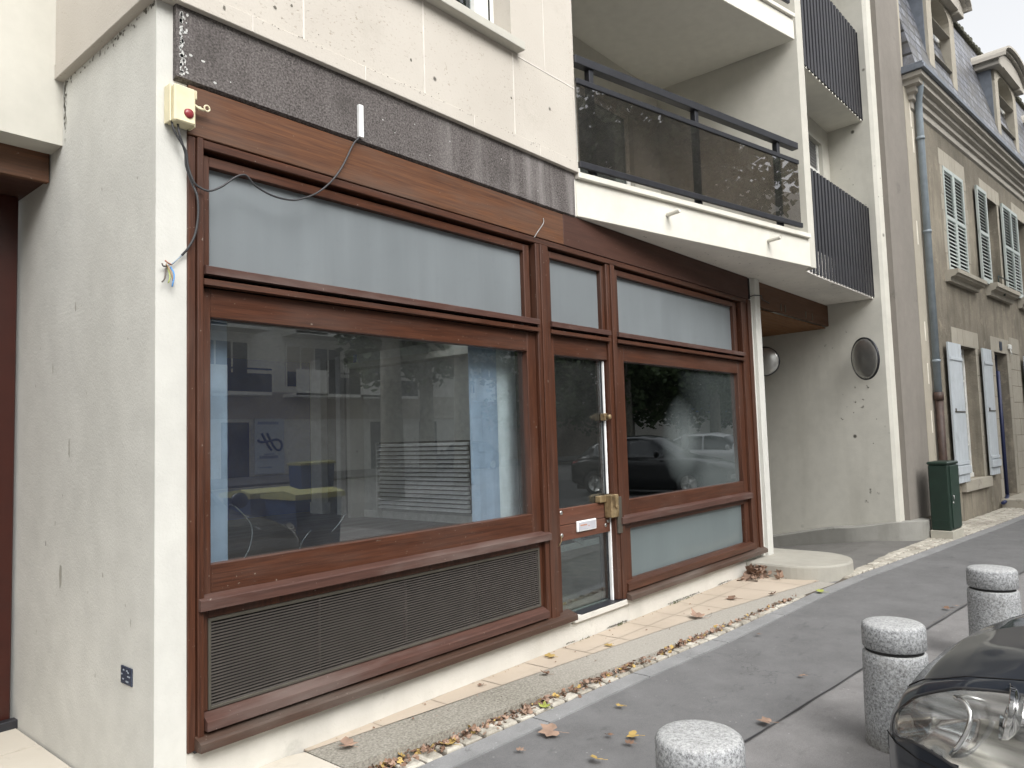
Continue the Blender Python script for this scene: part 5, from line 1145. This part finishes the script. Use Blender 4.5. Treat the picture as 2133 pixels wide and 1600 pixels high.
def car(loc, rz, label, paintmat, detail=False, group=None, name='parked_car'):
    t = empty(name, (0, 0, 0), label, 'car', group)
    L = 3.95; nx = 150 if detail else 60; nt = 90 if detail else 36
    def xf(i): u = i/nx; return L*(u**1.6*.75+u*.25) if detail else L*u
    def pt(x, tt, side, off=0):
        y, z = carbody(x, tt)
        if off:
            e = .004
            y1, z1 = carbody(x, min(1, tt+e)); y0, z0 = carbody(x, max(0, tt-e)); yx, zx = carbody(min(L, x+.01), tt); yw, zw = carbody(max(0, x-.01), tt)
            T = Vector((0, y1-y0, z1-z0)); X = Vector((min(L, x+.01)-max(0, x-.01), yx-yw, zx-zw)); nn = T.cross(X).normalized()
            if nn.y < 0 and nn.z < .2: nn = -nn
            if nn.z < -.3: nn = -nn
            return Vector((x+nn.x*off, side*(y+nn.y*off), z+nn.z*off))
        return Vector((x, side*y, z))
    # headlight outline in (x, t) space
    t0 = .31
    def inlamp(x, tt, g=0):
        # almond: runs from the side (x .50) round to the front (x .06)
        cx, ct, a, b = .385, .375, .335+g, .137+g*.4
        th = (tt-ct)/b; xx = (x-cx)/a
        return xx*xx+th*th+.5*xx*th < 1
    m1 = MB(); grid = {}
    for side in (1, -1):
        for i in range(nx+1):
            for j in range(nt+1):
                grid[side, i, j] = m1.bm.verts.new(pt(xf(i), j/nt, side))
        for i in range(nx):
            for j in range(nt):
                xc = (xf(i)+xf(i+1))/2; tc = (j+.5)/nt
                if detail and inlamp(xc, tc): continue
                # wheel arches
                y_, z_ = carbody(xc, tc); mi = 0
                if any((xc-wx)**2+(z_-.30)**2 < .345**2 for wx in (.78, 3.2)) and tc < .45: continue
                if 1.2 < xc < 3.75 and tc > .5:
                    if tc < .72 and (1.45 < xc < 2.3 or 2.36 < xc < 3.3) and z_ > .93: mi = 1
                    if tc > .72 and xc < 1.72 and z_ > 1.0: mi = 1
                    if tc > .72 and xc > 3.35: mi = 1
                f = m1.bm.faces.new((grid[side, i, j], grid[side, i+1, j], grid[side, i+1, j+1], grid[side, i, j+1])); f.material_index = mi; f.smooth = True
        for i in (0, nx):   # close the nose and tail
            f = m1.bm.faces.new([grid[side, i, j] for j in range(nt+1)] + [m1.bm.verts.new((xf(i), 0, .22))])
    bmesh.ops.remove_doubles(m1.bm, verts=m1.bm.verts, dist=.0004); bmesh.ops.recalc_face_normals(m1.bm, faces=m1.bm.faces)
    body = m1.build('body', [paintmat, M['carglass']], t)
    m1 = MB(); m1.box(.1, L-.1, -.6, .6, .14, .45); m1.box(.45, 1.15, -.66, .66, .15, .80); m1.box(2.8, 3.6, -.66, .66, .15, .80); m1.build('underbody', M['black'], t)
    for wx in (.78, 3.2):
        for side in (1, -1):
            m1 = MB(); m1.lathe([(.20, -.09), (.29, -.095), (.305, -.07), (.305, .07), (.29, .095), (.20, .09)], (0, 0, 0), 36); m1.rot(Matrix.Translation((wx, side*.745, .305)) @ Matrix.Rotation(R(90), 4, 'X')); w_ = m1.build('wheel', M['tyre'], t)
            m1 = MB(); m1.lathe([(0, .02), (.05, .03), (.06, .02), (.19, .03), (.205, .06), (.205, -.06)], (0, 0, 0), 30)
            for k in range(5): b = MB(); b.box(.04, .20, -.02, .02, .025, .05, .004); b.rot(Matrix.Rotation(R(72*k), 4, 'Z')); me = bpy.data.meshes.new('t'); b.bm.to_mesh(me); b.bm.free(); m1.bm.from_mesh(me); bpy.data.meshes.remove(me)
            m1.rot(Matrix.Translation((wx, side*.765, .305)) @ Matrix.Rotation(R(-90*side), 4, 'X')); m1.build('rim', M['steel'], w_)
    for side in (1, -1):
        if detail:
            def patch(nm, mat, off, g, n=26, depth=0, smooth=True, par=t, squash=None):
                mm = MB(); V = {}
                cx, ct, a, b = .385, .375, .335+g, .137+g*.4
                for r_ in range(n+1):
                    for k in range(2*n):
                        rr_ = r_/n; an = 2*math.pi*k/(2*n); xx = rr_*math.cos(an); th = rr_*math.sin(an)-.25*xx
                        x = max(.003, cx+a*xx*.985); tt = ct+b*th*1.0; o_ = off-depth*(1-rr_**3)
                        V[r_, k] = mm.bm.verts.new(pt(x, tt, side, o_ if o_ else 1e-5))
                for r_ in range(n):
                    for k in range(2*n):
                        f = mm.bm.faces.new((V[r_, k], V[r_, (k+1) % (2*n)], V[r_+1, (k+1) % (2*n)], V[r_+1, k])) if r_ else mm.bm.faces.new((V[0, k], V[1, (k+1) % (2*n)], V[1, k])); f.smooth = True
                bmesh.ops.remove_doubles(mm.bm, verts=mm.bm.verts, dist=1e-5); bmesh.ops.recalc_face_normals(mm.bm, faces=mm.bm.faces)
                return mm.build(nm, mat, par)
            hl = patch('headlight', M['reflector'], -.004, .012, depth=.075)
            patch('headlight_lens', M['clearlens'], .004, .010, par=hl)
            # black gasket round the lamp
            mm = MB(); pts = []
            for k in range(64):
                an = 2*math.pi*k/64; xx = math.cos(an); th = math.sin(an)-.25*xx; pts.append(pt(max(.004, .385+.346*xx*.985), .375+.1415*th, side, .002))
            pts.append(pts[0]); mm.tube(pts, .0045, 6, cap=False); mm.build('seal', M['cable'], hl)
            for (x, tt, r_, nm) in ((.455, .42, .085, 'lamp_bowl'),):
                mm = MB(); c = pt(x, tt, side, -.02); mm.lathe([(r_, .028), (r_*.96, .03), (r_*.92, .012), (r_*.6, -.008), (0, -.018)], (0, 0, 0), 36); mm.lathe([(0, .03), (r_*.25, .024), (r_*.32, .0), (r_*.3, -.02)], (0, 0, 0), 20)
                q = (Vector((-.9, side*.25, .22))).normalized().to_track_quat('Z', 'Y').to_matrix().to_4x4(); mm.rot(Matrix.Translation(c) @ q); mm.build(nm, M['chrome'], hl, smooth=True)
            mm = MB(); pts = [pt(.33-.8*(tt-.39)**2*6, tt, side, -.020) for tt in np.linspace(.27, .505, 12)]; mm.tube(pts, .008, 8); mm.build('bezel', M['chrome'], hl)
            mm = MB(); pts = [pt(x, float(np.interp(x, [.02, .2, .5, 1.1], [.66, .60, .575, .56])), side, .001) for x in np.linspace(.02, 1.15, 30)]; mm.tube(pts, .0022, 5); mm.build('bonnet_gap', M['black'], t)
            mm = MB(); pts = [pt(x, float(np.interp(x, [.0, .3, .7], [.235, .225, .26])), side, .001) for x in np.linspace(.0, .72, 24)]; mm.tube(pts, .0025, 5); mm.build('bumper_gap', M['black'], t)
        else:
            for nm, x0, x1, tt, mt in (('headlight', .08, .35, .45, 'chrome'), ('tail_light', 3.72, 3.9, .45, 'red')):
                mm = MB(); P4 = [pt(x0, tt-.05, side, .006), pt(x1, tt-.05, side, .006), pt(x1, tt+.06, side, .006), pt(x0, tt+.06, side, .006)]; mm.quad(*P4); mm.build(nm, M[mt], t)
        mm = MB(); mm.lathe([(0, -.05), (.05, -.045), (.085, -.01), (.08, .03), (0, .035)], (0, 0, 0), 16); mm.rot(Matrix.Translation((1.5, side*.93, 1.0)) @ Matrix.Scale(1.2, 4, (0, 1, 0)) @ Matrix.Rotation(R(90), 4, 'Y')); mm.tube([(1.5, side*.80, .95), (1.5, side*.9, .98)], .015, 6); mm.build('wing_mirror', paintmat, t, smooth=True)
    mm = MB(); mm.box(-.012, .02, -.26, .26, .40, .50, .004); mm.build('number_plate', M['whitepl'], t)
    mm = MB(); mm.box(-.006, .03, -.48, .48, .26, .37, .01); mm.build('grille', M['black'], t)
    t.location = loc; t.rotation_euler = (0, 0, rz)
    return t
M['tyre'] = plain('tyre_rubber', (.02, .02, .02), .85); M['carglass'] = plain('dark_car_glass', (.012, .015, .017), .04, 0, .05)
rf = N('lamp_reflector'); rw = rf.noise(2.0, 2, .4, rf.vec((1.5, 1.5, 14)), dist=.4)
M['reflector'] = rf.fin(rf.ramp(rw.outputs[0], [(.38, (.30, .30, .29)), (.5, (.62, .62, .60)), (.62, (.88, .88, .86))]), .14, rf.bump(rw, .22, .004), Metallic=.8)
cl = N('clear_lens'); f1 = schlick(cl, 1.0); t1 = cl.add('ShaderNodeBsdfTransparent', {'Color': (.97, .97, .97)}); g1 = cl.add('ShaderNodeBsdfGlossy', {'Roughness': .0})
mx = cl.add('ShaderNodeMixShader'); cl.set(mx, 0, f1); cl.l.new(t1.outputs[0], mx.inputs[1]); cl.l.new(g1.outputs[0], mx.inputs[2]); cl.l.new(mx.outputs[0], cl.out.inputs[0]); M['clearlens'] = cl.m
car((3.455, -2.56, gz(2.4)), R(-95.4), 'dark grey car at the right edge, front wing and clear headlight in view', M['carpaint'], detail=True)

# ------------------------------------------------------------------ the other side of the street (seen in the glass only)
OP = empty('opposite_apartments', (25, -27, 0), 'pale apartment block with dark balconies mirrored in the big shop window', 'building')
def O(name, mb, mat, par=OP): return mb.build(name, mat, par)
M['opwall'] = plain('opposite_render', (.8, .78, .72), .9); M['opwall2'] = plain('opposite_render_beige', (.50, .45, .38), .9); M['opdark'] = plain('opposite_dark_glass', (.02, .025, .035), .1)
mb = MB(); mb.box(-30, 80, -27.4, -27.3, 0, 16); O('wall', mb, M['opwall'])
mb = MB(); mb.box(-30, 80, -27.3, -27.22, 2.75, 4.0); O('ground_floor_band', mb, M['opwall2'])
rnd = random.Random(2)
for fl in range(4):
    z = 4.0+2.9*fl
    for k, x in enumerate((3, 9, 14.5, 19.6, 23.2, 31.5, 40, 49, 58)):
        m1 = MB(); m1.box(x, x+3.2, -27.35, -27.28, z+.3, z+2.3); w_ = O('window', m1, M['opdark'])
        m1 = MB()
        for q in (0, .78, 1.56, 2.36, 3.14): m1.box(x+q, x+q+.07, -27.28, -27.24, z+.3, z+2.3)
        m1.box(x, x+3.2, -27.28, -27.25, z+2.2, z+2.35); m1.build('frame', M['opwall'], w_, OP.location).location = (0, 0, 0)
        sh_ = rnd.choice((0, .6, 1.2, 0)); 
        if sh_: m1 = MB(); m1.box(x+.07, x+1.56, -27.275, -27.265, z+2.2-sh_, z+2.2); m1.build('blind', M['opwall2'], w_, OP.location).location = (0, 0, 0)
        m1 = MB(); m1.box(x-.2, x+1.5, -26.1, -26.0, z-.2, z+1.0); m1.box(x-.2, x+3.6, -27.3, -26.0, z-.25, z-.1); o_ = O('balcony', m1, M['opwall'])
        m1 = MB(); m1.box(x+1.5, x+3.6, -26.05, -26.0, z+.86, z+.94); m1.box(x+1.5, x+3.6, -26.04, -26.01, z-.1, z+.7); m1.build('railing', M['opdark'], o_, OP.location).location = (0, 0, 0)
mb = MB(); mb.box(33, 80, -27.2, -26.6, 0, 5.2); O('brick_wing', mb, plain('dull_brick', (.24, .19, .15), .9, 0, .4))
for x in (16.4, 24.6, 28, 35, 44, 5):
    m1 = MB(); m1.box(x, x+1.3, -27.35, -27.25, .1, 2.6); O('doorway', m1, M['opdark'])
bn = empty('banner', (18.7, -27.1, .2), 'pale upright banner with a dark blue looped emblem, mirrored in the big window', 'banner')
m1 = MB(); m1.box(17.9, 19.4, -27.15, -27.1, .25, 2.75, .01); m1.build('cloth', plain('banner_cloth', (.55, .60, .66), .7), bn)
m1 = MB(); bx = lambda u, v: (19.4-1.5*u, -27.09, .25+2.5*v)    # u mirrored in the street, upright in the reflection
U = lambda l: [Vector((17.9+1.5*u, -27.085, .25+2.5*v)) for u, v in l]
for l in ([(.22, .74), (.33, .62), (.45, .50), (.55, .43)], [(.40, .74), (.50, .62), (.62, .50), (.72, .44), (.84, .43), (.90, .50), (.86, .58), (.72, .62), (.5, .60), (.25, .58), (.12, .60), (.10, .63)]): m1.tube(smooth(l and [tuple(q) for q in U(l)]), .055, 8)
m1.build('emblem', plain('navy_print', (.01, .03, .12), .6), bn)
m1 = MB()
for v, a, b, h in ((.90, .1, .85, .05), (.34, .3, .7, .03), (.28, .15, .8, .05), (.11, .15, .6, .02)):
    n = int((b-a)/.07)
    for i in range(n): m1.box(17.9+1.5*(a+.07*i), 17.9+1.5*(a+.07*i+.045), -27.095, -27.085, .25+2.5*v, .25+2.5*(v+h))
m1.build('lettering', plain('dull_print', (.2, .22, .3), .6), bn)
M['bark'] = plain('plane_bark', (.16, .15, .12), .9, 0, .35); M['crown'] = plain('plane_foliage', (.045, .075, .02), .6, 0, .5)
def crown_mesh(seed, n=7500):
    r = random.Random(seed); m1 = MB(); cl_ = [(r.gauss(0, 1.7), r.gauss(0, 1.7), r.uniform(-2.6, 3.2), r.uniform(.7, 1.5)) for _ in range(46)]
    for i in range(n):
        c = r.choice(cl_); d = Vector((r.gauss(0, 1), r.gauss(0, 1), r.gauss(0, .8))).normalized()*c[3]*r.uniform(.5, 1)
        p = Vector(c[:3])+d; s = r.uniform(.09, .19); q = Vector((r.gauss(0, 1), r.gauss(0, 1), r.gauss(0, 1))).normalized().to_track_quat('Z', 'Y').to_matrix()
        pts = [p+q @ Vector(v)*s for v in ((-1, 0, 0), (-.2, -.8, .1), (1, 0, 0), (-.2, .8, .1))]; m1.bm.faces.new([m1.bm.verts.new(v) for v in pts])
    return m1
def tree(x, y, lab, h=7.6, r=.3):
    t = empty('plane_tree', (x, y, 0), lab, 'tree', 'plane trees across the street'); rr_ = random.Random(int(x*10))
    m1 = MB(); m1.tube([(x, y, -.1), (x+.05, y, 1.5), (x-.05, y+.1, 4), (x, y, 6.5)], r, 12, rads=[r*1.2, r, r*.85, r*.6])
    for k in range(9):
        a = rr_.uniform(0, 6.28); z = rr_.uniform(3.9, 6); l = rr_.uniform(1.5, 2.8); m1.tube([(x, y, z), (x+l*.5*math.cos(a), y+l*.5*math.sin(a), z+l*.35), (x+l*math.cos(a), y+l*math.sin(a), z+l*.8)], .1, 6, rads=[.12, .07, .03])
    m1.build('trunk', M['bark'], t)
    m1 = crown_mesh(int(x)); m1.rot(Matrix.Translation((x, y, h))); m1.build('crown', M['crown'], t); return t
TL_ = ['plane tree whose mottled trunk shows in the right part of the big window reflection', 'plane tree mirrored above the door pane', 'plane tree mirrored at the left side of the right window', 'plane tree mirrored in the middle of the right window', 'last plane tree mirrored far right', 'low plane tree mirrored behind the parked cars in the door pane', 'low plane tree mirrored at the left edge of the right window', 'low plane tree mirrored behind the hazy patch', 'low plane tree mirrored near the blue shop', 'plane tree near the camera side of the row, leaves mirrored in the balcony glass', 'plane tree mirrored high in the balcony glass']
for (x, y, h), l in zip(((19.9, -18, 6.9), (33, -17, 7.6), (38, -14.5, 6.3), (48, -15, 6.2), (61, -15.5, 6.2), (31, -20.5, 5.4), (36.5, -19, 5.2), (43, -19, 5.2), (54, -20, 5.2), (12.6, -11.5, 10.2), (17.3, -13.5, 10.4)), TL_): tree(x, y, l, h)
CG = 'cars across the street seen in the shop glass'
car((16.4, -3.9, gz(15)), R(-95), 'black car mirrored in the door pane and right window', paint('black_paint', (.01, .01, .011)), group=CG)
car((23.5, -21.5, 0), R(0), 'dark car mirrored behind the slatted panel', paint('charcoal_paint', (.03, .03, .035)), group=CG)
car((21.8, -4.6, gz(20)), R(-95), 'silver car mirrored in the right window', paint('silver_paint', (.45, .46, .47)), group=CG)
car((27.5, -5.0, .09), R(-95), 'pale grey car mirrored at the right end of the right window', paint('pale_grey_paint', (.35, .36, .37)), group=CG)
BG = 'yellow lidded recycling bins mirrored in the big window'
def bin_(x, y, lab):
    t = empty('recycling_bin', (x, y, 0), lab, 'bin', BG); m1 = MB(); m1.prism([(-.25, .12), (.25, .12), (.31, .98), (-.31, .98)], lambda p, q, s_: (x+p, y+s_, q), -.3, .3); m1.build('body', plain('blue_grey_bin', (.02, .05, .13), .5), t)
    m1 = MB(); m1.xprism([(-.36+y, .98), (-.36+y, 1.03), (y+.1, 1.08), (y+.34, 1.04), (y+.34, .98)], x-.33, x+.33); m1.build('lid', plain('yellow_lid', (.34, .32, .13), .5), t)
    for s_ in (-.2, .2): m1 = MB(); m1.lathe([(0, -.03), (.1, -.03), (.1, .03), (0, .03)], (0, 0, 0), 16); m1.rot(Matrix.Translation((x+s_, y-.3, .1)) @ Matrix.Rotation(R(90), 4, 'Y')); m1.build('wheel', M['tyre'], t)
for i, (x, y) in enumerate(((4.85, -4.75), (4.95, -4.0), (12.2, -14.8), (13.0, -15.2))): bin_(x, y, ['left one of the two large yellow lidded bins mirrored low in the big window', 'right one of the two large yellow lidded bins mirrored low in the big window', 'left one of the two small distant yellow lidded bins mirrored in the big window', 'right one of the two small distant yellow lidded bins mirrored in the big window'][i])
sh = empty('blue_shop', (60, -24, 0), 'low shop building with blue and white bands mirrored at the right', 'building')
m1 = MB(); m1.box(48, 75, -26, -22, 0, 3); m1.build('wall', M['opwall'], sh); m1 = MB(); m1.box(48, 75, -22, -21.9, 3, 3.8); m1.box(48, 75, -22, -21.9, 4.2, 5); m1.build('blue_band', plain('blue_sign', (.08, .2, .5), .5), sh)
